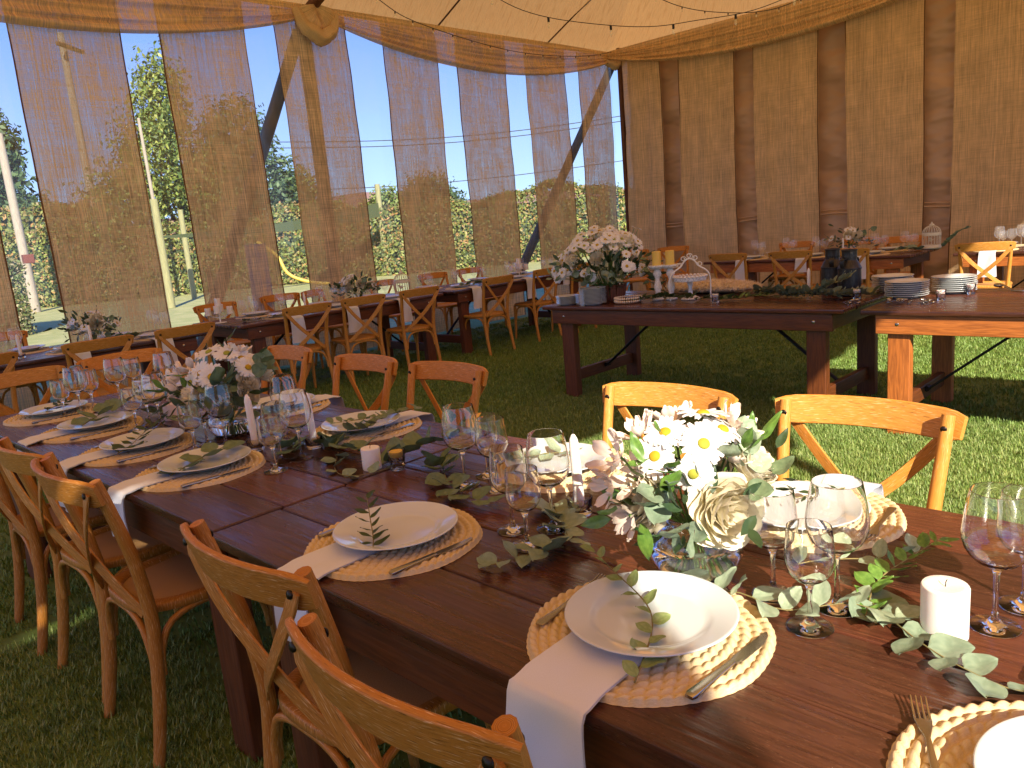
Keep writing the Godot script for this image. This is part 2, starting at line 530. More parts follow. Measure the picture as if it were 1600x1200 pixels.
func leaf_cloud(blobs: Array, n: int, size: float, cols: Array, hang := 0.0) -> ArrayMesh:
	var b := MB.new()
	b.tint = Color.WHITE
	var tot := 0.0
	for q in blobs: tot += q[1].x * q[1].y
	for q in blobs:
		var k := int(n * q[1].x * q[1].y / tot)
		for i in k:
			var d := Vector3(rng.randfn(), rng.randfn(), rng.randfn()).normalized()
			var r := pow(rnd(0.12, 1.0), 0.42) * rnd(0.86, 1.12)
			# clumps and gaps: push leaves towards lobes
			var lob := 0.84 + 0.2 * sin(d.x * 7.0 + q[0].x) * sin(d.y * 9.0 + q[0].z) + 0.12 * sin(d.z * 17.0 + d.y * 13.0)
			var p: Vector3 = q[0] + Vector3(d.x * q[1].x, d.y * q[1].y, d.z * q[1].z) * r * lob
			var nrm := (d * 0.6 + Vector3(rng.randfn(), rng.randfn() + 0.5, rng.randfn()) * 0.7).normalized()
			var ax := nrm.cross(Vector3(rng.randfn(), rng.randfn() - hang, rng.randfn()).normalized()).normalized()
			var bx := nrm.cross(ax)
			var s := size * rnd(0.55, 1.3)
			var cc: Color = cols[rng.randi() % cols.size()]
			b.tint = cc * rnd(0.75, 1.25)
			var k0 := b.vert(p - bx * s)
			b.vert(p + ax * s * 0.45); b.vert(p + bx * s); b.vert(p - ax * s * 0.45)
			b.quad(k0, k0 + 1, k0 + 2, k0 + 3)
	return b.done()

func tree(called: String, label: String, at: Vector3, hgt: float, blobs: Array, n: int, size: float, cols: Array, trunk_r: float, hang := 0.0):
	var t = thing(called, label, "tree", at)
	var b := MB.new()
	b.tube(curve([Vector3(0, -0.1, 0), Vector3(0.1, hgt * 0.4, 0.06), Vector3(-0.08, hgt * 0.9, 0)], 9), [trunk_r * 1.3, trunk_r * 1.1, trunk_r, trunk_r * 0.9, trunk_r * 0.8, trunk_r * 0.65, trunk_r * 0.5, trunk_r * 0.35, trunk_r * 0.2], 8)
	for q in blobs:
		var y0: float = maxf(q[0].y - q[1].y * 0.9, hgt * 0.15)
		b.tube(curve([Vector3(0, y0, 0), q[0] * 0.6 + Vector3(0, y0 * 0.4, 0), q[0] + Vector3(q[1].x * 0.3, q[1].y * 0.4, 0)], 5), [trunk_r * 0.5, trunk_r * 0.35, trunk_r * 0.25, trunk_r * 0.15, trunk_r * 0.06], 6)
	part(t, "trunk", b.done(), M.bark)
	part(t, "crown", leaf_cloud(blobs, n, size, cols, hang), M.foliage)
	return t

func hedge(called: String, label: String, a: Vector3, b: Vector3, hgt: float, dep: float, n: int, size: float, cols: Array, at_top := 0.0):
	var m := MB.new()
	m.tint = Color.WHITE
	var along := (b - a)
	var L := along.length()
	var u := along / L
	var w := u.cross(Vector3.UP)
	for i in n:
		var s := rng.randf()
		var side := rng.randf()
		var y := rng.randf()
		var f := rnd(-1.0, 1.0)
		var bulge := 0.12 * sin(s * L * 1.3) + 0.1 * sin(s * L * 3.1 + 1.0) + 0.06 * sin(s * L * 7.7 + y * 9.0)
		var nrm: Vector3
		if side < 0.42: f = 1.0; nrm = w
		elif side < 0.55: f = -1.0; nrm = -w
		else: y = 1.0; nrm = Vector3.UP
		var p: Vector3 = a + u * s * L + w * f * (dep * 0.5 * (1.0 - 0.12 * y) + bulge) + Vector3.UP * (y * (hgt + bulge * 0.9 + at_top * sin(s * L * 0.7)))
		p += Vector3(rng.randfn(), rng.randfn(), rng.randfn()) * 0.06 - nrm * absf(rng.randfn()) * 0.07
		nrm = (nrm + Vector3(rng.randfn(), rng.randfn(), rng.randfn()) * 0.6).normalized()
		var ax := nrm.cross(Vector3(rng.randfn(), rng.randfn(), rng.randfn())).normalized()
		var bx := nrm.cross(ax)
		var sz := size * rnd(0.6, 1.4)
		m.tint = cols[rng.randi() % cols.size()] * rnd(0.7, 1.25)
		var k := m.vert(p - bx * sz)
		m.vert(p + ax * sz * 0.5); m.vert(p + bx * sz); m.vert(p - ax * sz * 0.5)
		m.quad(k, k + 1, k + 2, k + 3)
	var t = thing(called, label, "hedge")
	part(t, "foliage", m.done(), M.foliage)
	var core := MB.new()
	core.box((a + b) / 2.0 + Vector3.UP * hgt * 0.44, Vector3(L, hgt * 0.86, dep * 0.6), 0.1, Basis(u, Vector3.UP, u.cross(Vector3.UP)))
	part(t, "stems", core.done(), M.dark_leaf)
	return t

func make_outdoors():
	var g1 := [lin(96, 118, 52), lin(120, 138, 60), lin(74, 98, 46), lin(142, 150, 76)]
	var g2 := [lin(66, 92, 56), lin(84, 108, 66), lin(54, 78, 50)]
	var g3 := [lin(104, 116, 52), lin(128, 132, 62), lin(86, 102, 46), lin(150, 146, 84), lin(172, 108, 66)]
	var g4 := [lin(112, 122, 58), lin(90, 106, 52), lin(132, 138, 72), lin(128, 140, 66), lin(104, 120, 62), lin(158, 122, 72), lin(146, 132, 84)]
	hedge("clipped_hedge", "dense clipped leafy hedge at the left edge, beyond the clear sheet", Vector3(2.2, 0, -20.9), Vector3(5.0, 0, -20.2), 1.62, 1.6, 26000, 0.042, [lin(88, 104, 56), lin(112, 122, 70), lin(66, 86, 48), lin(150, 142, 110), lin(136, 128, 84)])
	hedge("boundary_hedge", "long green boundary hedge with reddish sprays across the field", Vector3(8.0, 0, -33.5), Vector3(26.0, 0, -17.6), 2.55, 2.2, 42000, 0.065, g4, 0.18)
	hedge("tall_bank_hedge", "tall rusty and green bank of shrubs behind the grey utility pole", Vector3(-4.0, 0, -43.0), Vector3(12.0, 0, -33.5), 3.9, 3.0, 24000, 0.095, g4, 0.3)
	tree("poplar_tree", "tall bushy tree with yellow-green leaves seen through the second window gap", Vector3(13.4, 0, -30.6), 9.0, [[Vector3(0, 7.0, 0), Vector3(1.3, 2.5, 1.3)], [Vector3(-1.0, 4.6, 0.5), Vector3(1.6, 2.6, 1.6)], [Vector3(0.9, 3.6, 0.3), Vector3(1.5, 2.4, 1.5)], [Vector3(-2.2, 3.0, 0.2), Vector3(1.6, 2.2, 1.6)]], 20000, 0.1, g1, 0.2, 1.2)
	tree("round_tree", "broad dark round-crowned tree behind the second burlap panel", Vector3(16.4, 0, -31.0), 7.4, [[Vector3(0, 6.0, 0), Vector3(1.7, 1.9, 1.7)], [Vector3(-1.2, 4.4, 0), Vector3(1.7, 1.9, 1.7)], [Vector3(1.2, 4.0, 0), Vector3(1.7, 2.0, 1.7)], [Vector3(0, 2.6, 0), Vector3(2.2, 1.8, 2.0)]], 14000, 0.12, g2, 0.22)
	tree("cypress_tree", "feathery dark conifer behind the grey utility pole at far left", Vector3(10.6, 0, -41.5), 8.0, [[Vector3(0, 6.6, 0), Vector3(1.0, 2.0, 1.0)], [Vector3(-0.8, 4.6, 0), Vector3(2.0, 1.6, 2.0)], [Vector3(0.6, 3.2, 0), Vector3(2.6, 1.7, 2.4)], [Vector3(-2.6, 5.0, 0), Vector3(1.6, 2.4, 1.6)]], 11000, 0.17, g2, 0.2, -1.0)
	tree("shrub_tree", "green tree rising over the hedge beside the slanting brace", Vector3(20.2, 0, -33.0), 5.2, [[Vector3(0, 3.6, 0), Vector3(1.5, 1.6, 1.5)], [Vector3(-1.3, 2.8, 0), Vector3(1.2, 1.4, 1.2)], [Vector3(1.3, 2.6, 0), Vector3(1.4, 1.3, 1.4)]], 7000, 0.12, g1, 0.15)
	tree("dome_tree", "low dome-shaped dark tree behind the fourth burlap panel", Vector3(25.6, 0, -30.0), 4.6, [[Vector3(0, 3.2, 0), Vector3(1.6, 1.35, 1.6)], [Vector3(1.2, 2.6, 0), Vector3(1.3, 1.2, 1.3)], [Vector3(-0.9, 2.4, 0), Vector3(1.3, 1.2, 1.3)]], 6000, 0.12, g2, 0.14)
	tree("small_field_tree", "small pale green tree above the hedge left of the dome-shaped tree", Vector3(22.6, 0, -29.5), 3.6, [[Vector3(0, 2.9, 0), Vector3(1.0, 0.9, 1.0)], [Vector3(-0.9, 2.4, 0), Vector3(0.8, 0.8, 0.8)]], 3000, 0.1, g1, 0.1)
	# utility poles and lines
	var b := MB.new()
	b.tube([Vector3(0, 0, 0), Vector3(0, 5.7, 0)], [0.15, 0.12], 10)
	whole("utility_pole", b.done(), M.pole_wood, "weathered grey timber pole at the far left beyond the hedge", "pole", Vector3(7.45, 0, -29.2))
	var p2 = thing("utility_pole", "tall pale timber pole with crossarm seen through the first burlap panel", "pole", Vector3(10.45, 0, -31.0))
	b = MB.new()
	b.tube([Vector3(0, 2.4, 0), Vector3(0, 9.4, 0)], [0.16, 0.12], 10)
	b.tube([Vector3(0, 0, 0), Vector3(0, 2.4, 0)], [0.17, 0.16], 10)
	part(p2, "shaft", b.done(), M.pole_wood)
	b = MB.new()
	b.box(Vector3(0.2, 8.9, 0.16), Vector3(1.5, 0.12, 0.12), 0.01, Basis(Vector3.UP, 0.7))
	part(p2, "crossarm", b.done(), M.bark)
	for s in [[Vector3(22.0, 6.75, -37.6), Vector3(36.0, 6.6, -23.0)], [Vector3(22.0, 6.45, -37.6), Vector3(36.0, 6.35, -23.0)], [Vector3(20.0, 4.6, -41.0), Vector3(38.0, 4.5, -25.0)]]:
		var w := MB.new()
		var pts := []
		for i in 13:
			var q: float = i / 12.0
			pts.push_back(s[0].lerp(s[1], q) + Vector3.DOWN * 0.5 * sin(PI * q))
		w.tube(pts, 0.022, 5)
		whole("power_line", w.done(), M.wire, ["upper of the two close power lines crossing the blue sky", "lower of the two close power lines crossing the blue sky", "faint lone power line low in the sky"][[6.75, 6.45, 4.6].find(snappedf(s[0].y, 0.01))], "cable")
	# fence posts with a strip of shade net
	var k := 0
	for q in [[Vector3(9.0, 0, -22.1), 3.0, 0.1, "thick pale fence post right of the first burlap panel"], [Vector3(11.0, 0, -25.1), 2.85, 0.085, "second pale fence post, just right of the thick one"], [Vector3(17.9, 0, -23.8), 3.35, 0.1, "pale fence post standing alone right of the middle tent pole"]]:
		var m := MB.new()
		m.tube([q[0], q[0] + Vector3(0.02, q[1], 0)], [q[2] * 1.1, q[2]], 9)
		whole("fence_post", m.done(), M.post_wood, q[3], "post", Vector3.ZERO, 0.0, "pale fence posts in the field")
	var m2 := MB.new()
	m2.tube([Vector3(11.1, 0, -27.2), Vector3(11.12, 6.0, -27.3)], [0.07, 0.05], 8)
	whole("thin_pole", m2.done(), M.pole_wood, "thin tall grey-green pole leaning beside the thick fence post", "pole")
	var net := MB.new()
	net.grid(20, 2, func(a, c):
		var p := Vector3(9.0, 2.0, -22.05).lerp(Vector3(17.0, 2.62, -22.6), a)
		return [p + Vector3(0, -0.42 * c * (0.15 + a) - 0.16 * sin(PI * a), 0.03 * sin(a * 30.0)), Vector2(a * 8, c)])
	whole("shade_net", net.done(), M.shade_net, "strip of dark green shade net strung from the thick fence post", "net")
	var ho := MB.new()
	ho.tube(curve([Vector3(10.0, 1.6, -18.6), Vector3(10.4, 1.2, -18.4), Vector3(10.5, 0.75, -18.2), Vector3(10.8, 0.5, -17.9), Vector3(11.4, 0.36, -17.6), Vector3(12.3, 0.34, -17.2)], 24), 0.045, 7)
	whole("yellow_hose", ho.done(), M.yellow_hose, "yellow hose curling down in the gap left of the middle pole", "hose")
	var bx = thing("red_roofed_house", "house with a red roof at the far left edge", "house", Vector3(9.4, 0, -51.0))
	var r := MB.new()
	r.box(Vector3(0, 1.9, 0), Vector3(6, 3.8, 5), 0.02)
	part(bx, "wall", r.done(), M.house_wall)
	r = MB.new()
	r.box(Vector3(0, 4.7, 1.4), Vector3(6.6, 0.14, 3.6), 0.01, Basis(Vector3.RIGHT, 0.55))
	part(bx, "roof", r.done(), M.red_roof)
	r = MB.new()
	r.box(Vector3(0, 4.7, -1.4), Vector3(6.6, 0.14, 3.6), 0.01, Basis(Vector3.RIGHT, -0.55))
	part(bx, "roof", r.done(), M.red_roof)
	var pb := MB.new()
	pb.box(Vector3(0, 0.12, 0), Vector3(0.26, 0.24, 0.2), 0.01)
	whole("red_box", pb.done(), mat("rust", c8(112, 60, 50), 0.8), "small rust red box on top of the clipped hedge by the pole", "box", Vector3(6.3, 1.58, -24.4))
	var lb := MB.new()
	lb.box(Vector3(0, 0.75, 0), Vector3(0.62, 1.5, 0.05), 0.01)
	whole("pale_blue_board", lb.done(), mat("pale_board", c8(150, 156, 190), 0.8), "pale blue board standing outside behind the middle tent pole", "board", Vector3(6.2, 0, -11.6), 0.6)

# ---------------------------------------------------------------- the tent
const X1 := 11.62
const Z1 := -8.42
const EAVE := 4.17

func make_tent():
	var t = thing("marquee_tent", "large tan marquee with timber poles and a cloth roof", "tent")
	var x0 := -5.4
	var z2 := 2.4
	var rz := -2.6
	var rh := 6.05
	var ridge := [Vector3(0.4, rh, rz), Vector3(X1 - 5.6, rh, rz)]
	var eave := [Vector3(x0, EAVE, Z1 - 0.1), Vector3(X1 + 0.1, EAVE, Z1 - 0.1), Vector3(X1 + 0.1, EAVE, z2), Vector3(x0, EAVE, z2)]
	var side := func(a: Vector3, b: Vector3, ra: Vector3, rb: Vector3):
		var m := MB.new()
		m.grid(48, 16, func(u, v):
			var p: Vector3 = a.lerp(b, u).lerp(ra.lerp(rb, u), v)
			p.y -= 0.16 * sin(PI * v) * (0.6 + 0.4 * cos(u * TAU * 2.0))
			return [p, Vector2(a.distance_to(b) * u * (1.0 - 0.0 * v), v * 6.0)])
		return m.done()
	for q in [[eave[1], eave[0], ridge[1], ridge[0]], [eave[2], eave[1], ridge[1], ridge[1]], [eave[3], eave[2], ridge[0], ridge[1]], [eave[0], eave[3], ridge[0], ridge[0]]]:
		part(t, "roof_panel", side.call(q[0], q[1], q[2], q[3]), M.roof_cloth)
	# stitched seams running up the roof cloth
	for x in [1.2, 4.0, 7.7, 10.0]:
		var m := MB.new()
		var pts := []
		for i in 17:
			var v: float = i / 16.0
			var q: Vector3 = Vector3(x, EAVE, Z1 - 0.1).lerp(Vector3(x - 0.75 * (x - 4.5) * (0.45 if x > 7.0 else 0.2), rh, rz), v)
			q.y -= 0.16 * sin(PI * v) * (0.6 + 0.4 * cos((x0 - X1 + (X1 - x)) * 0.0 + (X1 + 0.1 - q.x) / (X1 + 0.1 - x0) * TAU * 2.0)) + 0.012
			pts.push_back(q)
		m.bar(pts, 0.03, 0.006, Vector3.UP)
		part(t, "seam", m.done(), M.burlap_hem)
	# perimeter poles
	for q in [[5.62, Z1 - 0.14, 0.085], [X1 - 0.05, Z1 + 0.24, 0.045], [-0.35, Z1 - 0.14, 0.085], [X1 + 0.12, -2.6, 0.06], [X1 + 0.12, z2, 0.06], [x0, z2, 0.08], [x0, Z1, 0.08], [-1.2, z2 + 0.05, 0.06], [6.85, z2 + 0.05, 0.06], [1.1, z2 + 0.1, 0.06]]:
		var m := MB.new()
		m.tube([Vector3(q[0], -0.02, q[1]), Vector3(q[0], 1.5, q[1]), Vector3(q[0], EAVE + 0.05, q[1])], q[2], 10)
		part(t, "pole", m.done(), M.tent_wood)
	# rafters under the roof
	for q in [[Vector3(5.62, EAVE - 0.06, Z1 - 0.05), Vector3(5.5, 5.95, rz)], [Vector3(-0.35, EAVE - 0.06, Z1 - 0.05), Vector3(0.4, 5.95, rz)]]:
		var m := MB.new()
		m.bar([q[0], q[0].lerp(q[1], 0.5) , q[1]], 0.1, 0.13, Vector3.UP)
		part(t, "rafter", m.done(), M.tent_wood)
	# outrigger braces from the pole heads down to the ground outside
	for q in [[Vector3(5.6, 3.95, Z1 - 0.2), Vector3(4.75, 0, -11.0)], [Vector3(11.8, 4.0, Z1 - 0.1), Vector3(10.9, 0, -10.7)], [Vector3(-0.4, 3.95, Z1 - 0.2), Vector3(-1.2, 0, -11.0)]]:
		var m := MB.new()
		m.tube([q[0], q[0].lerp(q[1], 0.5), q[1]], [0.075, 0.085, 0.09], 10)
		part(t, "outrigger_brace", m.done(), M.brace_wood)
	# clear sheets between the poles of the window side
	for q in [[-0.35, 5.62], [5.62, X1 + 0.1], [x0, -0.35]]:
		var m := MB.new()
		m.grid(36, 20, func(u, v):
			return [Vector3(lerpf(q[0], q[1], u), EAVE * v, Z1 - 0.06 + 0.012 * sin(u * 31.0 + v * 3.0) + 0.008 * sin(v * 17.0 + u * 9.0)), Vector2(u * 6, v * 4)])
		part(t, "clear_sheet", m.done(), M.clear_sheet)
	# the closed side: a brown lining with slack folds and a hem seam
	var ln := MB.new()
	ln.grid(150, 60, func(u, v):
		var z := lerpf(Z1 + 0.3, -0.9, u)
		var y: float = EAVE * v
		var w := 0.035 * sin(z * 2.1 + y * 0.8) + 0.02 * sin((z * 1.3 + y * 3.1) * 2.0) + 0.012 * sin(y * 11.0 + z * 7.0 + sin(z * 3.0) * 2.0) + 0.02 * pow(maxf(0.0, sin((y * 1.4 - z * 1.2) * 3.0 + sin(y * 2.0))), 6.0)
		return [Vector3(X1 + 0.05 - w, y, z), Vector2(z, y)])
	part(t, "wall_lining", ln.done(), M.lining)
	var seam := MB.new()
	var sp := []
	for i in 60: sp.push_back(Vector3(X1 - 0.05 - 0.02 * sin(i * 0.5), 1.18 + 0.012 * sin(i * 0.7), lerpf(Z1 + 0.34, -0.92, i / 59.0)))
	seam.tube(sp, 0.014, 6)
	seam.tube(sp.map(func(p): return p + Vector3(0, 0.05, 0)), 0.01, 6)
	part(t, "lining_seam", seam.done(), M.lining)
	# the open side behind: cloth ends and the valance over the opening
	for q in [[x0, -1.15], [6.85, X1]]:
		var m := MB.new()
		m.grid(40, 12, func(u, v): return [Vector3(lerpf(q[0], q[1], u), EAVE * v, z2 + 0.04 * sin(u * 40.0)), Vector2(u * 3, v * 4)])
		part(t, "end_curtain", m.done(), M.lining)
	var va := MB.new()
	var prof := [Vector2(-1.15, 4.0), Vector2(0.3, 3.95), Vector2(0.7, 3.4), Vector2(0.9, 3.12), Vector2(1.35, 3.05), Vector2(1.65, 3.35), Vector2(2.1, 3.55), Vector2(5.1, 3.76), Vector2(5.7, 4.14), Vector2(6.85, 4.14)]
	for k in prof.size() - 1:
		va.grid(8, 6, func(u, v): 
			var p: Vector2 = prof[k].lerp(prof[k + 1], u)
			return [Vector3(p.x, lerpf(p.y, EAVE + 0.02, v), z2 + 0.03 * sin(p.x * 9.0)), Vector2(p.x, v)])
	part(t, "valance", va.done(), M.lining)

func make_hangings():
	# strips of burlap: x or z of each strip's first edge, width
	var strip := func(w: float, sd: float):
		var m := MB.new()
		m.grid(16, 40, func(u, v):
			var y: float = lerpf(4.12, 0.03, v)
			var d: float = 0.018 * sin(u * 5.0 + sd) * (0.3 + v) + 0.012 * sin(u * 13.0 + sd * 3.0 + v * 2.0) + 0.01 * sin(v * 9.0 + sd) + 0.006 * sin(v * 31.0 + u * 4.0 + sd) + 0.006 * sin(u * 29.0 + sd * 5.0 + v * 3.0)
			return [Vector3(w * (u - 0.5) + 0.012 * sin(v * 4.0 + sd), y, d), Vector2(w * u * 0.5 + sd * 0.37, y * 0.47 + sd * 0.21)])
		return m.done()
	var hem := func(w: float, sd: float, s: float):
		var m := MB.new()
		m.grid(1, 40, func(u, v):
			var y: float = lerpf(4.12, 0.03, v)
			var uu := 0.5 + s * 0.5
			var d: float = 0.018 * sin(uu * 5.0 + sd) * (0.3 + v) + 0.012 * sin(uu * 13.0 + sd * 3.0 + v * 2.0) + 0.01 * sin(v * 9.0 + sd) + 0.006 * sin(v * 31.0 + uu * 4.0 + sd)
			return [Vector3(w * s * 0.5 - s * 0.007 + (u - 0.5) * 0.014 + 0.012 * sin(v * 4.0 + sd), y, d + 0.003), Vector2(u * 0.02, y)])
		return m.done()
	var wl := [[0.98, 1.0, "leftmost sheer burlap panel on the window side, mostly out of frame"], [2.37, 1.0, "wide sheer burlap panel at far left showing the pole silhouette"], [3.78, 0.97, "second sheer burlap panel from left showing tree silhouettes"], [5.12, 1.0, "sheer burlap panel over the middle tent pole under the big knot"], [6.62, 0.93, "first sheer burlap panel right of the middle pole"], [7.91, 0.99, "second sheer burlap panel right of the middle pole"], [9.38, 0.95, "third sheer burlap panel right of the middle pole"], [10.67, 0.86, "narrow sheer burlap panel beside the corner pole, crossed by a brace"]]
	for i in wl.size():
		var q = wl[i]
		var t = thing("burlap_curtain", q[2], "curtain", Vector3(q[0] + q[1] / 2.0, 0, Z1 + 0.05), 0.0, "burlap panels on the window side")
		part(t, "cloth", strip.call(q[1], i * 1.7), M.burlap)
		part(t, "hem", hem.call(q[1], i * 1.7, -1.0), M.burlap_hem)
		part(t, "hem", hem.call(q[1], i * 1.7, 1.0), M.burlap_hem)
	var wr := [[-8.1, 0.75, "burlap panel in the corner right of the corner pole"], [-7.0, 0.98, "second burlap panel on the brown wall from the corner"], [-5.72, 0.99, "third burlap panel on the brown wall, behind the milk cans"], [-4.36, 1.01, "fourth burlap panel on the brown wall, left of the birdcage"], [-3.01, 1.0, "burlap panel on the brown wall at the right edge of frame"]]
	for i in wr.size():
		var q = wr[i]
		var t = thing("burlap_curtain", q[2], "curtain", Vector3(X1 - 0.12, 0, q[0] + q[1] / 2.0), -PI / 2, "burlap panels on the brown wall")
		part(t, "cloth", strip.call(q[1], 20.0 + i * 1.3), M.burlap_dense)
		part(t, "hem", hem.call(q[1], 20.0 + i * 1.3, -1.0), M.burlap_hem)
		part(t, "hem", hem.call(q[1], 20.0 + i * 1.3, 1.0), M.burlap_hem)
	# swags: gathered burlap slung between the pole heads
	var swag := func(L: float, sag: float, y0: float, sd: float):
		var m := MB.new()
		m.grid(90, 46, func(u, v):
			var cat: float = 4.0 * u * (1.0 - u)
			var top: float = EAVE + 0.0
			var bot: float = y0 - sag * pow(cat, 0.85)
			var y: float = lerpf(top, bot, pow(v, 0.9))
			var g: float = smoothstep(0.0, 0.12, u) * smoothstep(1.0, 0.88, u)
			var f: float = smoothstep(0.45, 1.0, v)
			var dd: float = 0.034 * smoothstep(0.2, 0.5, v) * pow(0.5 + 0.5 * sin(v * 19.0 + 1.6 * sin(u * 4.0 + sd) + u * 3.0), 2.5)
			dd += 0.02 * pow(0.5 + 0.5 * sin(v * 33.0 - u * 6.0 + sd * 2.0), 3.0) * smoothstep(0.05, 0.4, v) + 0.008 * sin(v * 60.0 + u * 11.0)
			dd += 0.06 * sin(clampf((v - 0.8) / 0.2, 0.0, 1.0) * PI)
			return [Vector3((u - 0.5) * L, y, 0.1 + dd * (0.35 + 0.65 * g)), Vector2(u * L * 0.3 + sd, v * 0.6)])
		return m.done()
	for q in [[Vector3(8.64, 0, Z1 + 0.02), 5.9, 0.44, 4.06, 0.0, "gathered burlap swag slung over the windows right of the big knot"], [Vector3(2.64, 0, Z1 + 0.02), 5.9, 0.46, 4.06, 0.0, "gathered burlap swag slung over the windows left of the big knot"], [Vector3(X1 - 0.12, 0, -5.5), 5.75, 0.4, 4.08, -PI / 2, "gathered burlap swag along the top of the brown wall"]]:
		whole("burlap_swag", swag.call(q[1], q[2], q[3], q[0].x), M.burlap_swag, q[5], "drape", q[0], q[4], "burlap swags between the pole heads")
	# knots at the pole heads
	var knot := func(w: float, drop: float, r: float):
		var pts := []
		var rr := []
		for i in 25:
			var a: float = PI * i / 24.0
			pts.push_back(Vector3(-cos(a) * w * (1.0 - 0.12 * sin(a)), -sin(a) * drop + 0.015 * sin(a * 7.0), 0.05 * sin(a)))
			rr.push_back(r * (0.62 + 0.6 * sin(a) + 0.05 * sin(i * 2.3)))
		var m := MB.new()
		var sec := []
		for j in 18:
			var a := TAU * j / 18
			var k := 1.0 + 0.16 * sin(a * 5.0)
			sec.push_back(Vector2(cos(a) * k, sin(a) * k * 0.8))
		m.sweep(pts, sec, Vector3.BACK, rr)
		return m.done()
	for q in [[Vector3(5.62, 4.1, Z1 + 0.16), 0.26, 0.3, 0.085, 0.0, "big loop of knotted burlap at the middle pole head"], [Vector3(X1 - 0.08, 4.12, Z1 + 0.16), 0.17, 0.17, 0.07, -0.7, "small knot of burlap at the corner pole head"]]:
		var t = thing("burlap_knot", q[5], "knot", q[0], q[4], "burlap knots on the pole heads")
		part(t, "loop", knot.call(q[1], q[2], q[3]), M.burlap_dense)
		var m := MB.new()
		m.grid(28, 18, func(u, v):
			var a: float = PI * u
			var k: float = v
			var x: float = -cos(a) * q[1] * k * (1.0 - 0.12 * sin(a))
			var y: float = lerpf(0.06, -sin(a) * q[2], k) - 0.1 * (1.0 - k) * sin(a)
			return [Vector3(x, y, 0.045 + 0.05 * sin(k * PI) + 0.012 * sin(u * 26.0 + k * 3.0) * k - 0.05 * exp(-pow((u - 0.62) * 9.0, 2.0))), Vector2(u * 0.4, v * 0.3)])
		part(t, "tuck", m.done(), M.burlap_dense)
	# string lights
	var strings := [[[Vector3(4.23, 3.79, -5.85), Vector3(4.89, 3.61, -6.14), Vector3(5.70, 3.55, -6.47), Vector3(7.38, 3.51, -6.79), Vector3(8.74, 3.58, -6.88), Vector3(9.78, 3.76, -7.05)], 16, "string of bulbs running down along the window side swag"], [[Vector3(6.01, 4.16, -6.33), Vector3(6.30, 3.74, -5.92), Vector3(6.56, 3.53, -5.59), Vector3(6.96, 3.39, -5.15), Vector3(7.32, 3.32, -4.76), Vector3(7.65, 3.34, -4.43), Vector3(8.15, 3.41, -3.95), Vector3(8.88, 3.73, -3.31)], 7, "string of bulbs with hanging sockets under the middle of the roof"], [[Vector3(7.44, 3.97, -5.26), Vector3(7.81, 3.61, -4.79), Vector3(8.16, 3.47, -4.39), Vector3(8.55, 3.46, -3.99), Vector3(8.98, 3.64, -3.61)], 9, "string of bulbs nearest the brown wall's swag"]]
	for q in strings:
		var t = thing("string_lights", q[2], "string lights", Vector3.ZERO, 0.0, "string lights under the roof")
		var pts := curve(q[0], 49)
		var m := MB.new()
		m.tube(pts, 0.004, 5)
		part(t, "cable", m.done(), M.black_plastic)
		var sk := MB.new()
		sk.lathe([Vector2(0, -0.055), Vector2(0.016, -0.055), Vector2(0.016, 0), Vector2(0, 0.005)], 8)
		var sk_m = sk.done()
		var bu := MB.new()
		bu.lathe([Vector2(0, -0.135), Vector2(0.012, -0.13), Vector2(0.019, -0.105), Vector2(0.015, -0.07), Vector2(0.012, -0.055), Vector2(0, -0.055)], 10)
		var bu_m = bu.done()
		for i in range(1, q[1]):
			var p: Vector3 = pts[int(48.0 * i / q[1])]
			var s = part(t, "socket", sk_m, M.black_plastic, p, Basis.IDENTITY.scaled(Vector3.ONE * (0.8 if q[1] == 7 else 0.4)))
			part(s, "bulb", bu_m, M.bulb_glass)

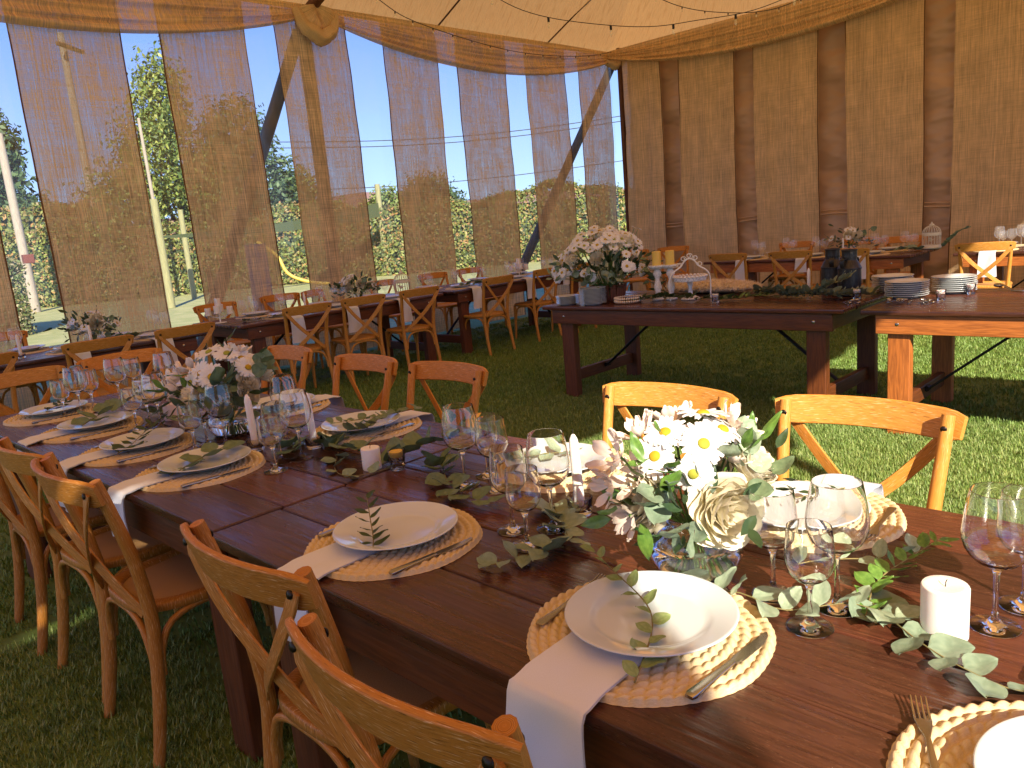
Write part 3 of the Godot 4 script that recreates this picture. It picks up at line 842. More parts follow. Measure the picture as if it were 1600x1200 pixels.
# ---------------------------------------------------------------- tables
func make_table(sd: int, W := 1.0, L := 2.45):
	rng.seed = 400 + sd
	var t = Node3D.new()
	var n := 5
	for i in n:
		var b := MB.new()
		var w := W / n
		b.box(Vector3(-W / 2 + w * (i + 0.5), 0.745 + rnd(-0.0008, 0.0008), rnd(-0.002, 0.002)), Vector3(w - 0.003, 0.03, L + rnd(-0.004, 0.004)), 0.004, Basis.IDENTITY, Vector2(rnd(0, 3), rnd(0, 3)))
		part(t, "plank", b.done(), M["dark_wood_%d" % [0, 2, 0, 1, 2, 0, 1][(i * 2 + sd) % 7]])
	for s in [-1, 1]:
		var b := MB.new()
		b.box(Vector3(s * (W / 2 - 0.045), 0.672, 0), Vector3(0.032, 0.112, L - 0.16), 0.004, Basis.IDENTITY, Vector2(rnd(0, 3), rnd(0, 3)))
		part(t, "side_apron", b.done(), M["apron_wood_%d" % (1 if sd % 2 else 0)])
		b = MB.new()
		b.box(Vector3(0, 0.675, s * (L / 2 - 0.1)), Vector3(W - 0.124, 0.1, 0.032), 0.004, Basis.IDENTITY, Vector2(rnd(0, 3), rnd(0, 3)))
		part(t, "end_apron", b.done(), M["apron_wood_0"])
		for r in [-1, 1]:
			b = MB.new()
			b.box(Vector3(r * (W / 2 - 0.098), 0.362, s * (L / 2 - 0.2)), Vector3(0.07, 0.735, 0.125), 0.006, Basis.IDENTITY, Vector2(rnd(0, 3), rnd(0, 3)))
			part(t, "leg", b.done(), M["apron_wood_%d" % (1 if sd % 2 else 0)])
		b = MB.new()
		b.box(Vector3(0, 0.17, s * (L / 2 - 0.2)), Vector3(W - 0.27, 0.09, 0.045), 0.004, Basis.IDENTITY, Vector2(rnd(0, 3), rnd(0, 3)))
		part(t, "stretcher", b.done(), M["apron_wood_0"])
		b = MB.new()
		b.bar([Vector3(0, 0.185, s * (L / 2 - 0.235)), Vector3(0, 0.45, s * (L / 2 - 0.56)), Vector3(0, 0.722, s * (L / 2 - 0.9))], 0.032, 0.016, Vector3.UP)
		b.tube([Vector3(-0.03, 0.19, s * (L / 2 - 0.232)), Vector3(0.03, 0.19, s * (L / 2 - 0.232))], 0.018, 8)
		part(t, "brace", b.done(), M.black_steel)
		for r in [-1, 1]:
			b = MB.new()
			b.lathe([Vector2(0, 0.004), Vector2(0.007, 0.003), Vector2(0.011, 0)], 10)
			part(t, "bolt", b.done(), M.steel, Vector3(r * (W / 2 - 0.0285), 0.675, s * (L / 2 - 0.2)), Basis(Vector3.BACK, -r * PI / 2))
	t.set_meta("category", "table")
	return t

func place_table(sd: int, label: String, at: Vector3, turn := 0.0, W := 1.0):
	var t = make_table(sd, W)
	t.name = numbered("farm_table")
	add_child(t)
	t.position = at
	t.rotation.y = turn
	tag(t, label, "table", "dark wooden folding farm tables")

func make_tables():
	place_table(0, "front dark table, the nearer half, with the rose bouquet", Vector3(1.23, 0, -0.592))
	place_table(2, "front dark table, the farther half, with the daisy bouquet", Vector3(1.235, 0, -3.052), 0.008)
	place_table(4, "middle serving table with the large flower basket", Vector3(5.26, 0, -3.03), 0.0, 1.06)
	place_table(5, "middle serving table with the plate stacks, one side sunlit", Vector3(5.24, 0, -0.48), 0.0, 1.06)
	place_table(6, "table at far left in front of the hedge window", Vector3(1.72, 0, -7.1), PI / 2)
	place_table(8, "window-side table in front of the middle tent pole", Vector3(4.5, 0, -7.12), PI / 2)
	place_table(10, "window-side table behind the large flower basket", Vector3(7.08, 0, -7.08), PI / 2)
	place_table(11, "table along the brown wall behind the milk cans", Vector3(9.32, 0, -3.9))
	place_table(13, "table along the brown wall at the right edge, past the birdcage", Vector3(9.32, 0, -1.05))

# ---------------------------------------------------------------- chairs
func make_chair(kind: int):
	var wood = M["chair_wood_%d" % kind]
	var t = Node3D.new()
	var b := MB.new()
	# seat frame: rounded outline, a raised ring round a cane panel
	var outl := func(k: float, i: int) -> Vector3:
		var a := TAU * i / 48
		var cx := signf(cos(a)) * pow(absf(cos(a)), 0.6)
		var cz := signf(sin(a)) * pow(absf(sin(a)), 0.6)
		var w := 0.208 - 0.022 * cz
		return Vector3(cx * (w - k), 0, cz * (0.212 - k) - 0.0)
	var rows := [[0.012, 0.432], [0.0, 0.437], [0.0, 0.456], [0.006, 0.463], [0.03, 0.463], [0.038, 0.457], [0.04, 0.452]]
	var id := []
	for r in rows:
		var ring := []
		for i in 49:
			var p: Vector3 = outl.call(r[0], i % 48)
			p.y = r[1]
			ring.push_back(b.vert(p, Vector2(i * 0.027, r[0] * 2.0 + r[1])))
		id.push_back(ring)
	for j in rows.size() - 1:
		for i in 48: b.quad(id[j][i], id[j + 1][i], id[j + 1][i + 1], id[j][i + 1])
	var under := b.vert(Vector3(0, 0.432, 0))
	for i in 48: b.tri(under, id[0][i], id[0][i + 1])
	var seat = part(t, "seat", b.done(), wood)
	b = MB.new()
	var c0 := b.vert(Vector3(0, 0.4505, 0), Vector2.ZERO)
	var rg := []
	for i in 49:
		var p: Vector3 = outl.call(0.039, i % 48)
		rg.push_back(b.vert(p + Vector3(0, 0.4525, 0), Vector2(p.x, p.z)))
	for i in 48: b.tri(c0, rg[i + 1], rg[i])
	part(seat, "cane_panel", b.done(), M.cane)
	for s in [-1, 1]:
		b = MB.new()
		b.tube(curve([Vector3(s * 0.2, -0.01, 0.25), Vector3(s * 0.195, 0.2, 0.21), Vector3(s * 0.19, 0.45, 0.188), Vector3(s * 0.198, 0.62, 0.206), Vector3(s * 0.208, 0.78, 0.243), Vector3(s * 0.212, 0.874, 0.268)], 16), [0.0165, 0.0172, 0.018, 0.0188, 0.019, 0.019, 0.019, 0.019, 0.019, 0.0185, 0.018, 0.018, 0.0175, 0.017, 0.017, 0.0165], 10)
		part(t, "rear_leg", b.done(), wood)
		b = MB.new()
		b.tube(curve([Vector3(s * 0.184, 0.437, -0.166), Vector3(s * 0.186, 0.25, -0.172), Vector3(s * 0.19, -0.01, -0.19)], 7), [0.019, 0.0188, 0.018, 0.017, 0.016, 0.0145, 0.013], 9)
		part(t, "front_leg", b.done(), wood)
	# the bowed top rail
	b = MB.new()
	var pts := []
	var hin := []
	var scl := []
	for i in 19:
		var x := lerpf(-0.246, 0.246, i / 18.0)
		var q := 1.0 - pow(absf(x) / 0.246, 2.0)
		pts.push_back(Vector3(x, 0.842 + 0.004 * q, 0.272 + 0.052 * q))
		hin.push_back(Vector3(x * -0.5, -0.26, 1.0))
		var k := absf(i - 9.0) / 9.0
		scl.push_back(Vector2(1.0 if k < 0.97 else 0.8, 1.0 if k < 0.88 else (0.93 if k < 0.95 else 0.72)))
	b.bar(pts, 0.083, 0.016, hin, scl)
	var rail = part(t, "top_rail", b.done(), wood)
	for s in [-1, 1]:
		b = MB.new()
		b.bar(curve([Vector3(s * 0.216, 0.85, 0.288 + 0.004 * s), Vector3(s * 0.2, 0.81, 0.292 + 0.004 * s), Vector3(s * 0.1, 0.69, 0.281 + 0.005 * s), Vector3(s * -0.04, 0.56, 0.245 + 0.004 * s), Vector3(s * -0.168, 0.45, 0.198)], 16), 0.036, 0.007, Vector3(0, 0.3, 1))
		part(t, "cross_slat", b.done(), wood)
		b = MB.new()
		b.lathe([Vector2(0.009, 0), Vector2(0.008, 0.004), Vector2(0, 0.005)], 10)
		part(rail, "bolt", b.done(), M.bolt, Vector3(s * 0.211, 0.843, 0.297), Basis(Vector3.RIGHT, PI / 2 - 0.2))
		part(rail, "bolt", b.done(), M.bolt, Vector3(s * 0.208, 0.842, 0.2455), Basis(Vector3.RIGHT, -PI / 2 - 0.2))
	# bentwood hoops under the seat
	var hoop := func(a: Vector3, c: Vector3):
		var m := MB.new()
		var d: Vector3 = c - a
		m.tube(curve([a + Vector3(0, 0.26, 0) + d * 0.03, a + Vector3(0, 0.33, 0) + d * 0.05, a + Vector3(0, 0.4, 0) + d * 0.14, a + Vector3(0, 0.427, 0) + d * 0.32, a + Vector3(0, 0.43, 0) + d * 0.5, a + Vector3(0, 0.427, 0) + d * 0.68, a + Vector3(0, 0.4, 0) + d * 0.86, a + Vector3(0, 0.33, 0) + d * 0.95, a + Vector3(0, 0.26, 0) + d * 0.97], 22), 0.0105, 7)
		return m.done()
	part(t, "hoop", hoop.call(Vector3(-0.183, 0, 0.2), Vector3(0.183, 0, 0.2)), wood)
	part(t, "hoop", hoop.call(Vector3(-0.178, 0, -0.172), Vector3(0.178, 0, -0.172)), wood)
	for s in [-1, 1]: part(t, "hoop", hoop.call(Vector3(s * 0.186, 0, -0.165), Vector3(s * 0.19, 0, 0.195)), wood)
	t.set_meta("base_name", "cross_back_chair")
	t.set_meta("category", "chair")
	return t

func make_chairs():
	for i in 4: P["chair%d" % i] = make_chair(i)
	var H := PI / 2
	var list := [
		# right of the front table, facing it
		[2.09 - 0.27, -0.75, H, 0, "sunlit honey chair at the front table, rightmost, behind the trio of glasses", 0],
		[2.05 - 0.27, -1.35, H, 0, "sunlit honey chair behind the rose bouquet", 0],
		[1.82, -2.46, H, 3, "honey chair across the front table, left of the sunlit pair", 0],
		[1.83, -3.06, H, 3, "honey chair across the front table, second left of the sunlit pair", 0],
		[1.88, -3.86, H, 3, "honey chair just right of the daisy bouquet", 0],
		[1.66, -4.68, PI, 3, "honey chair at the far head of the front table, behind wine glasses", 0],
		[1.12, -4.62, PI + 0.1, 2, "honey chair at the far head of the front table, at the left edge", 0],
		# left of the front table, backs towards us
		[0.53 + 0.27, -0.8, -H, 1, "cross-back chair nearest the camera, its rail across the bottom edge", 0],
		[0.62 + 0.27, -1.385, -H, 1, "cross-back chair before the upright-sprig place, second from the bottom", 0],
		[0.6 + 0.27, -2.38, -H, 1, "cross-back chair with its cane seat in view at lower left", 0],
		[0.61 + 0.27, -2.87, -H + 0.05, 2, "cross-back chair behind the one with the cane seat in view", 0],
		[0.59 + 0.27, -3.42, -H - 0.05, 1, "cross-back chair at the left edge, farthest along the near side", 0],
		# the row along the window side, backs towards us
		[1.15, -6.5, 0.1, 2, "chair back at the window-side row, cut by the left edge", 1],
		[1.95, -6.46, -0.05, 2, "chair back before the left flower bowl, second from the left edge", 1],
		[2.58, -6.44, 0.02, 2, "chair back with a long hanging napkin, behind the daisy bouquet", 1],
		[3.84, -6.62, -0.1, 2, "cross-back chair left of the pair in front of the middle pole", 1],
		[4.48, -6.62, -0.12, 2, "cross-back chair right below the middle pole", 1],
		[5.14, -6.56, -0.1, 2, "cross-back chair before the window-side birdcage", 1],
		[6.22, -6.5, 0.0, 2, "cross-back chair at the window-side row, left of the serving table", 1],
		[7.2, -6.6, -0.06, 2, "cross-back chair partly behind the left plate stacks", 1],
		[7.85, -6.55, 0.02, 2, "chair half hidden behind the flower basket's left side", 1],
		# its far side, facing us
		[1.75, -7.98, PI, 3, "orange chair facing us against the hedge window at far left", 1],
		[3.82, -7.95, PI, 3, "orange chair facing us behind the tower of pillar candles", 1],
		[4.6, -7.98, PI - 0.1, 3, "orange chair facing us left of the middle pole", 1],
		[5.15, -7.95, PI + 0.5, 3, "orange chair facing us, turned, left of the dark bouquet", 1],
		[6.1, -7.96, PI + 0.1, 3, "orange chair facing us behind the window-side birdcage", 1],
		[6.98, -8.0, PI - 0.08, 3, "orange chair facing us right of the window-side birdcage", 1],
		[7.7, -8.0, PI, 3, "orange chair facing us right of centre on the window side", 1],
		# along the brown wall
		[8.72, -4.58, -H, 2, "chair back left of the milk cans, beside the sheepskin", 2],
		[8.7, -3.82, -H + 0.06, 2, "chair back directly behind the left milk can's candle", 2],
		[8.7, -3.16, -H - 0.1, 2, "chair back behind the right milk can", 2],
		[8.74, -1.95, -H + 0.14, 0, "brightly sunlit cross-back chair at the right edge", 2],
		[9.9, -4.5, H, 3, "orange chair facing us at the brown wall, left of the white bouquet", 2],
		[9.92, -3.66, H, 3, "orange chair facing us half hidden behind the white bouquet", 2],
		[9.92, -3.12, H + 0.15, 3, "orange chair facing us right of the white bouquet", 2],
		[10.42, -6.5, H + 0.75, 3, "spare chair in the corner behind the cake stand's scroll handle", 2],
		[9.95, -6.95, H + 0.7, 3, "spare chair in the corner behind the yellow candles", 2]]
	var gs := ["chairs round the front table", "chairs along the window side", "chairs along the brown wall"]
	for q in list: copy(P["chair%d" % q[3]], q[4], Vector3(q[0], 0, q[1]), q[2], gs[q[5]])

# ---------------------------------------------------------------- tableware
func make_ware():
	# placemat: coils of plaited straw
	for lod in 2:
		var b := MB.new()
		var nr := 78 if lod == 0 else 22
		var na := 420 if lod == 0 else 64
		b.grid(na, nr, func(a, r):
			var rr: float = 0.2 * r
			var coil: float = r * 11.0
			var k := floorf(coil)
			var f := coil - k
			var per := maxf(6.0, roundf((k + 0.5) * 5.6))
			var ph: float = a * per + f * 0.8 + k * 0.37
			var l := absf(sin(PI * ph))
			var y := 0.001 + 0.0105 * pow(sin(PI * f), 0.6) * (0.22 + 0.78 * pow(l, 0.5)) if lod == 0 else 0.007
			if r > 0.985: y = 0.0
			rr *= 1.0 + 0.008 * sin(a * TAU * 7.0) * r + (0.006 * l * smoothstep(0.92, 0.97, r) if lod == 0 else 0.0)
			var th: float = TAU * a
			return [Vector3(rr * cos(th), y, -rr * sin(th)), Vector2(ph * 0.021 + k * 0.3, coil * 0.16)])
		var p = mi(b.done(), M.straw)
		p.set_meta("base_name", "placemat"); p.set_meta("category", "placemat")
		P["mat%d" % lod] = p
		var pl := MB.new()
		pl.lathe([Vector2(0, 0.003), Vector2(0.08, 0.003), Vector2(0.082, 0), Vector2(0.088, 0), Vector2(0.091, 0.004), Vector2(0.106, 0.0105), Vector2(0.138, 0.0195), Vector2(0.1415, 0.0208), Vector2(0.142, 0.0222), Vector2(0.1405, 0.0234), Vector2(0.137, 0.0231), Vector2(0.106, 0.0148), Vector2(0.098, 0.0115), Vector2(0.092, 0.0085), Vector2(0.084, 0.0068), Vector2(0.04, 0.0062), Vector2(0, 0.006)], 72 if lod == 0 else 28)
		p = mi(pl.done(), M.porcelain)
		p.set_meta("base_name", "plate"); p.set_meta("category", "plate")
		P["plate%d" % lod] = p
	# stemmed glasses in three sizes, thick for the near table and thin for the rest
	for q in [["L", 0.224, 0.05, 0.0395, 0.1], ["M", 0.195, 0.0425, 0.037, 0.088], ["S", 0.174, 0.0385, 0.0345, 0.078]]:
		var h: float = q[1]
		var rm: float = q[2]
		var rt: float = q[3]
		var sh: float = q[4]
		var outp := [Vector2(0, 0), Vector2(0.034, 0.0), Vector2(0.0365, 0.0012), Vector2(0.036, 0.0026), Vector2(0.026, 0.0045), Vector2(0.012, 0.0085), Vector2(0.0058, 0.016), Vector2(0.0042, 0.03), Vector2(0.0038, sh * 0.6), Vector2(0.0044, sh - 0.012), Vector2(0.007, sh - 0.004)]
		var bowl := []
		var bh := h - sh
		for k in [[0.02, 0.3], [0.08, 0.58], [0.16, 0.78], [0.26, 0.92], [0.36, 0.985], [0.46, 1.0], [0.58, 0.97], [0.72, 0.9], [0.86, 0.835]]: bowl.push_back(Vector2(rm * k[1], sh + bh * k[0]))
		for i in 4: bowl[5 + i].x = lerpf(rm, rt, pow((i + 0.0) / 4.0, 1.3))
		bowl.push_back(Vector2(rt, h - 0.0006))
		outp.append_array(bowl)
		var thick := outp.duplicate()
		thick.push_back(Vector2(rt - 0.0006, h))
		thick.push_back(Vector2(rt - 0.0012, h - 0.0006))
		for i in range(bowl.size() - 2, 0, -1): thick.push_back(bowl[i] + Vector2(-0.0012, 0.0006))
		thick.push_back(Vector2(rm * 0.22, sh + bh * 0.05))
		thick.push_back(Vector2(0, sh + bh * 0.042))
		var b := MB.new()
		b.lathe(thick, 40)
		var g = mi(b.done(), M.glass)
		g.set_meta("base_name", "wine_glass"); g.set_meta("category", "glass")
		P["glass%s0" % q[0]] = g
		b = MB.new()
		b.lathe(outp, 18)
		g = mi(b.done(), M.thin_glass)
		g.set_meta("base_name", "wine_glass"); g.set_meta("category", "glass")
		P["glass%s1" % q[0]] = g
	# knife
	var k = Node3D.new()
	var b := MB.new()
	b.bar([Vector3(0, 0.004, 0.108), Vector3(0, 0.0045, 0.1), Vector3(0, 0.0042, 0.05), Vector3(0, 0.004, 0.0), Vector3(0, 0.004, -0.006)], 0.018, 0.0075, Vector3.UP, [Vector2(0.7, 0.75), Vector2(1, 1), Vector2(0.85, 0.72), Vector2(0.8, 0.58), Vector2(0.7, 0.5)])
	part(k, "handle", b.done(), M.steel)
	b = MB.new()
	b.bar([Vector3(0, 0.004, -0.004), Vector3(0.001, 0.0035, -0.02), Vector3(0.001, 0.003, -0.075), Vector3(-0.002, 0.003, -0.1), Vector3(-0.005, 0.003, -0.11)], 0.019, 0.0016, Vector3.UP, [Vector2(1, 0.55), Vector2(1, 1), Vector2(1, 0.95), Vector2(1, 0.6), Vector2(1, 0.2)])
	part(k, "blade", b.done(), M.steel)
	k.set_meta("base_name", "table_knife"); k.set_meta("category", "knife")
	P["knife"] = k
	k = Node3D.new()
	b = MB.new()
	b.bar([Vector3(0, 0.004, 0.1), Vector3(0, 0.0045, 0.09), Vector3(0, 0.004, 0.04), Vector3(0, 0.006, -0.02), Vector3(0, 0.005, -0.045), Vector3(0, 0.0035, -0.06)], 0.02, 0.004, Vector3.UP, [Vector2(0.7, 0.7), Vector2(1, 0.9), Vector2(1, 0.5), Vector2(1, 0.32), Vector2(0.8, 0.9), Vector2(0.6, 1.1)])
	part(k, "handle", b.done(), M.steel)
	for i in 4:
		b = MB.new()
		var x := -0.009 + 0.006 * i
		b.bar([Vector3(x, 0.0035, -0.058), Vector3(x, 0.004, -0.08), Vector3(x, 0.009, -0.104)], 0.0032, 0.002, Vector3.UP, [1.0, 0.95, 0.6])
		part(k, "tine", b.done(), M.steel)
	k.set_meta("base_name", "table_fork"); k.set_meta("category", "fork")
	P["fork"] = k
	# leaves of several kinds, one unit long towards -z
	for i in 4:
		var w: float = [0.86, 0.66, 0.34, 0.22][i]
		b = MB.new()
		b.grid(6, 8, func(u, v):
			var s: float = sin(PI * pow(v, [0.72, 0.8, 0.85, 0.9][i])) 
			var x: float = (u - 0.5) * w * pow(maxf(s, 0.0), 0.7 if i < 2 else 0.9)
			var y := 0.22 * absf(x) + 0.1 * sin(v * 2.6) * (0.6 if i % 2 else -0.8) + 0.03 * sin(v * 8.0 + u * 3.0)
			return [Vector3(x, y, -v), Vector2(u, v)])
		P["leaf%d" % i] = b.done()
	# folded napkin that hangs over a table edge (diner at +z): edge at 0.23
	for i in 3:
		b = MB.new()
		var drop: float = [0.26, 0.17, 0.13][i]
		var cl := func(u: float, s: float) -> Vector3:   # s metres from the plate centre
			var x := (u - 0.5) * (0.142 if i == 0 else 0.125)
			var p: Vector3
			if s < 0.2: p = Vector3(x, 0.0115 + 0.001 * sin(u * 9.0), s)
			elif s < 0.238: p = Vector3(x, 0.0115 - 0.006 * smoothstep(0.2, 0.238, s), s)
			else:
				var d := s - 0.238
				var q := minf(d / 0.03, 1.0)
				p = Vector3(x * (1.0 + 0.15 * d / 0.2), 0.0055 - maxf(0.0, d - 0.012) , 0.238 + 0.014 * sin(q * PI / 2) + 0.006 * sin(u * 7.0 + d * 18.0) * minf(1.0, d * 12.0) + d * 0.05)
			return p + Vector3(0.02 * s * (1 if i != 1 else -1), 0, 0)
		b.grid(14, 34, func(u, v): return [cl.call(u, lerpf(0.03, 0.238 + drop, v)) + Vector3(0, 0.0012, 0), Vector2(u * 0.14, v * 0.5)])
		b.grid(14, 34, func(u, v): return [cl.call(1.0 - u, lerpf(0.03, 0.232 + drop - 0.01 * u, v)) + Vector3(0.001, -0.0012, -0.0025), Vector2(u * 0.14, v * 0.5)])
		var m = mi(b.done(), M.linen)
		m.set_meta("base_name", "napkin"); m.set_meta("category", "napkin")
		P["napkin%d" % i] = m

func leaf_at(parent, kind: int, m, p: Vector3, dir: Vector3, up: Vector3, len: float, called := "leaf"):
	var z := -dir.normalized()
	var x := up.cross(z).normalized()
	if x.length() < 0.5: x = Vector3.RIGHT
	var y := z.cross(x)
	return part(parent, called, P["leaf%d" % kind], m, p, Basis(x * len, y * len, z * len))

# a cut sprig: a stem through the points with leaves in pairs
func sprig(label: String, pts: Array, n: int, len: float, kind: int, m, sd: int, lift := 0.5, called := "leaf_sprig", group := "", open := 0.9):
	rng.seed = sd
	var o: Vector3 = pts[0]
	o.y = 0.0
	var t = thing(called, label, "sprig", pts[0], 0.0, group)
	var c := curve(pts.map(func(p): return p - pts[0]), 18)
	var b := MB.new()
	var rr := []
	for i in 18: rr.push_back(lerpf(0.0017, 0.0009, i / 17.0))
	b.tube(c, rr, 5)
	part(t, "stem", b.done(), M.twig)
	for i in n:
		var a := (i + 0.6) / n
		var j := mini(int(a * 17.0), 16)
		var p: Vector3 = c[j].lerp(c[j + 1], a * 17.0 - j)
		var T: Vector3 = (c[j + 1] - c[j]).normalized()
		var side := T.cross(Vector3.UP).normalized() * (1.0 if i % 2 else -1.0)
		var dir := (T * rnd(0.35, 0.8) + side * open * rnd(0.7, 1.1) + Vector3.UP * rnd(-0.1, lift)).normalized()
		var up := (Vector3.UP + side * rnd(-0.7, 0.5) + T * rnd(-0.4, 0.4)).normalized()
		leaf_at(t, kind if rng.randf() < 0.8 else maxi(0, kind - 1), m if m else M["gum_leaf_%d" % (rng.randi() % 3)], p, dir, up, len * 1.25 * rnd(0.75, 1.15) * lerpf(1.0, 0.72, a))
	return t

func setting(at: Vector3, turn: float, where: String, o := {}):
	var lod: int = o.get("lod", 0)
	var y := 0.7605
	var base := Transform3D(Basis(Vector3.UP, turn), Vector3(at.x, y, at.z))
	var g: String = o.get("row", "front table")
	copy(P["mat%d" % lod], "round straw placemat " + where, base.origin, turn + at.x * 7.0, "straw placemats on the " + g)
	copy(P["plate%d" % lod], "white dinner plate " + where, base * Vector3(o.get("px", 0.0), 0.0145, o.get("pz", 0.0)), turn, "white dinner plates on the " + g)
	if o.get("napkin", -1) >= 0: copy(P["napkin%d" % o.napkin], "white napkin hanging " + where, base * Vector3(o.get("nx", -0.02), 0, o.get("nz", 0.0)), turn, "white napkins on the " + g)
	if o.get("cut", true):
		copy(P["knife"], "steel knife " + where, base * Vector3(0.162, 0.0085, 0.02), turn + o.get("kt", -0.06), "steel knives on the " + g)
		copy(P["fork"], "steel fork " + where, base * Vector3(-0.158, 0.0085, 0.0), turn + o.get("ft", 0.08), "steel forks on the " + g)

func glass(kind: String, lod: int, x: float, z: float, label: String, group: String):
	copy(P["glass%s%d" % [kind, lod]], label, Vector3(x, 0.7605, z), x * 9.0, group)

# ---------------------------------------------------------------- flowers
func make_flowers():
	for kind in 3:      # garden rose, chrysanthemum, alstroemeria
		var b := MB.new()
		rng.seed = 900 + kind
		var n: int = [40, 80, 9][kind]
		for k in n:
			var lay := float(k) / (n - 1)
			var phi := k * 2.39996 + rnd(-0.15, 0.15)
			if kind == 2: phi = k * TAU / 6.0 + (0.5 if k > 5 else 0.0)
			var rl: float = [0.1 + 0.9 * pow(lay, 0.8), 0.12 + 0.88 * pow(lay, 0.7), 0.95 - 0.25 * float(k > 5)][kind]
			var yl: float = [0.62 - 0.62 * lay * lay, 0.7 - 0.75 * lay * lay, 0.3][kind]
			var hw: float = [1.15 - 0.45 * lay, 0.34 - 0.1 * lay, 0.42][kind]
			var ruf := rnd(0.03, 0.07)
			var s0 := rnd(0, 6)
			b.grid(8, 8, func(u, v):
				var uu: float = u * 2.0 - 1.0
				var wv: float = hw * pow(sin(PI * (0.1 + 0.66 * v)), 0.7) * (1.0 if kind != 2 else 1.0 - 0.5 * pow(v, 3.0))
				var edge: float = 1.0 - 0.1 * uu * uu
				var r: float = rl * (0.2 + 0.8 * sin(minf(v * 1.1, 1.0) * PI / 2.0)) * edge
				var y: float = -0.45 + (yl + 0.45) * pow(v, 1.15) * edge
				var curl := smoothstep(0.7, 1.0, v) * (0.35 + 0.65 * lay)
				r += curl * 0.1; y -= curl * 0.1
				r += ruf * sin(uu * 4.0 + s0) * v; y += ruf * sin(uu * 5.0 + s0 * 2.0) * v
				if kind == 1: r += 0.05 * uu * uu
				var a: float = phi + uu * wv
				return [Vector3(r * cos(a), y, -r * sin(a)), Vector2(u, v)])
		P["flower%d" % kind] = b.done()
	var b := MB.new()
	rng.seed = 950
	for k in 26:
		var phi := k * TAU / 21.0 + rnd(-0.06, 0.06) + (0.15 if k > 20 else 0.0)
		var L := rnd(0.86, 1.04)
		var dr := rnd(-0.12, 0.12)
		b.grid(3, 5, func(u, v):
			var uu: float = u * 2.0 - 1.0
			var w: float = 0.14 * pow(sin(PI * (0.12 + 0.8 * v)), 0.5) if v < 0.96 else 0.07
			var r: float = 0.16 + (L - 0.16) * v
			var y: float = 0.1 * sin(v * 2.6) + dr * v * v - 0.035 * uu * uu + (0.04 if k > 20 else 0.0)
			return [Vector3(r * cos(phi), y, -r * sin(phi)) + Vector3(sin(phi), 0, cos(phi)) * uu * w, Vector2(u, v)])
	P["daisy"] = b.done()
	b = MB.new()
	b.ball(Vector3(0, 0.06, 0), Vector3(0.24, 0.13, 0.24), 14, 8)
	P["daisy_eye"] = b.done()
	b = MB.new()      # a low-poly daisy head for far bunches
	for k in 12:
		var phi := k * TAU / 12.0
		var q := b.vert(Vector3.ZERO)
		b.vert(Vector3(cos(phi - 0.2) * 0.9, 0.12, -sin(phi - 0.2) * 0.9)); b.vert(Vector3(cos(phi) * 1.05, 0.05, -sin(phi) * 1.05)); b.vert(Vector3(cos(phi + 0.2) * 0.9, 0.12, -sin(phi + 0.2) * 0.9))
		b.quad(q, q + 1, q + 2, q + 3)
	P["far_daisy"] = b.done()

func axis_basis(d: Vector3, spin: float, s: float) -> Basis:
	var y := d.normalized()
	var x := y.cross(Vector3(0.3, 0.1, 0.9)).normalized()
	var z := x.cross(y)
	return Basis(x, y, z).rotated(y, spin).scaled_local(Vector3(s, s, s))

# offsets are (towards image right, up, towards the camera) in metres from the foot of the vase
func off(q) -> Vector3:
	return Vector3(0.703 * q[0] - 0.711 * q[2], q[1], 0.711 * q[0] + 0.703 * q[2])

func bouquet(label: String, at: Vector3, flowers: Array, mouth: float, leaves: Array, sd: int, group := ""):
	rng.seed = sd
	var t = thing("bouquet", label, "bouquet", at, 0.0, group)
	var st := MB.new()
	for q in flowers:
		var p := off([q[1], q[2], q[3]])
		var out: Vector3 = (p - Vector3(0, mouth * 0.9, 0)).normalized()
		if q.size() > 5: out = (out + off(q[5])).normalized()
		var kind: String = q[0]
		var o
		if kind == "daisy":
			o = part(t, "daisy", P["daisy"], M.petal_white, p, axis_basis(out, rnd(0, 6), q[4]))
			part(o, "eye", P["daisy_eye"], M.daisy_eye if rng.randf() < 0.6 else M.daisy_green_eye)
		elif kind == "rose": o = part(t, "rose", P["flower0"], M.petal_cream, p, axis_basis(out, rnd(0, 6), q[4]))
		elif kind == "mum": o = part(t, "chrysanthemum", P["flower1"], M.petal_cream, p, axis_basis(out, rnd(0, 6), q[4]))
		elif kind == "lily": o = part(t, "lily", P["flower2"], M.petal_blush, p, axis_basis(out, rnd(0, 6), q[4]))
		var a := TAU * rng.randf()
		var foot := Vector3(-p.x * 0.25 + 0.012 * cos(a), 0.014, -p.z * 0.25 + 0.012 * sin(a))
		st.tube(curve([foot, Vector3(p.x * 0.22, mouth, p.z * 0.22), p - out * q[4] * 0.35], 8), 0.0022, 5)
	part(t, "stems", st.done(), M.green_leaf)
	for q in leaves:     # [kind, material, a, b, t, length, count, spread]
		for k in q[6]:
			var p := off([q[2] + rng.randfn() * q[7], q[3] + rng.randfn() * q[7] * 0.6, q[4] + rng.randfn() * q[7]])
			var dir := (p - Vector3(0, mouth, 0)).normalized() + Vector3(rng.randfn(), rng.randfn() - 0.1, rng.randfn()) * 0.45
			var up := (Vector3.UP * 0.6 + p.normalized() * Vector3(1, 0.2, 1) + Vector3(rng.randfn(), rng.randfn(), rng.randfn()) * 0.4).normalized()
			leaf_at(t, q[0], M[q[1]], p, dir, up, q[5] * rnd(0.75, 1.2))
	return t

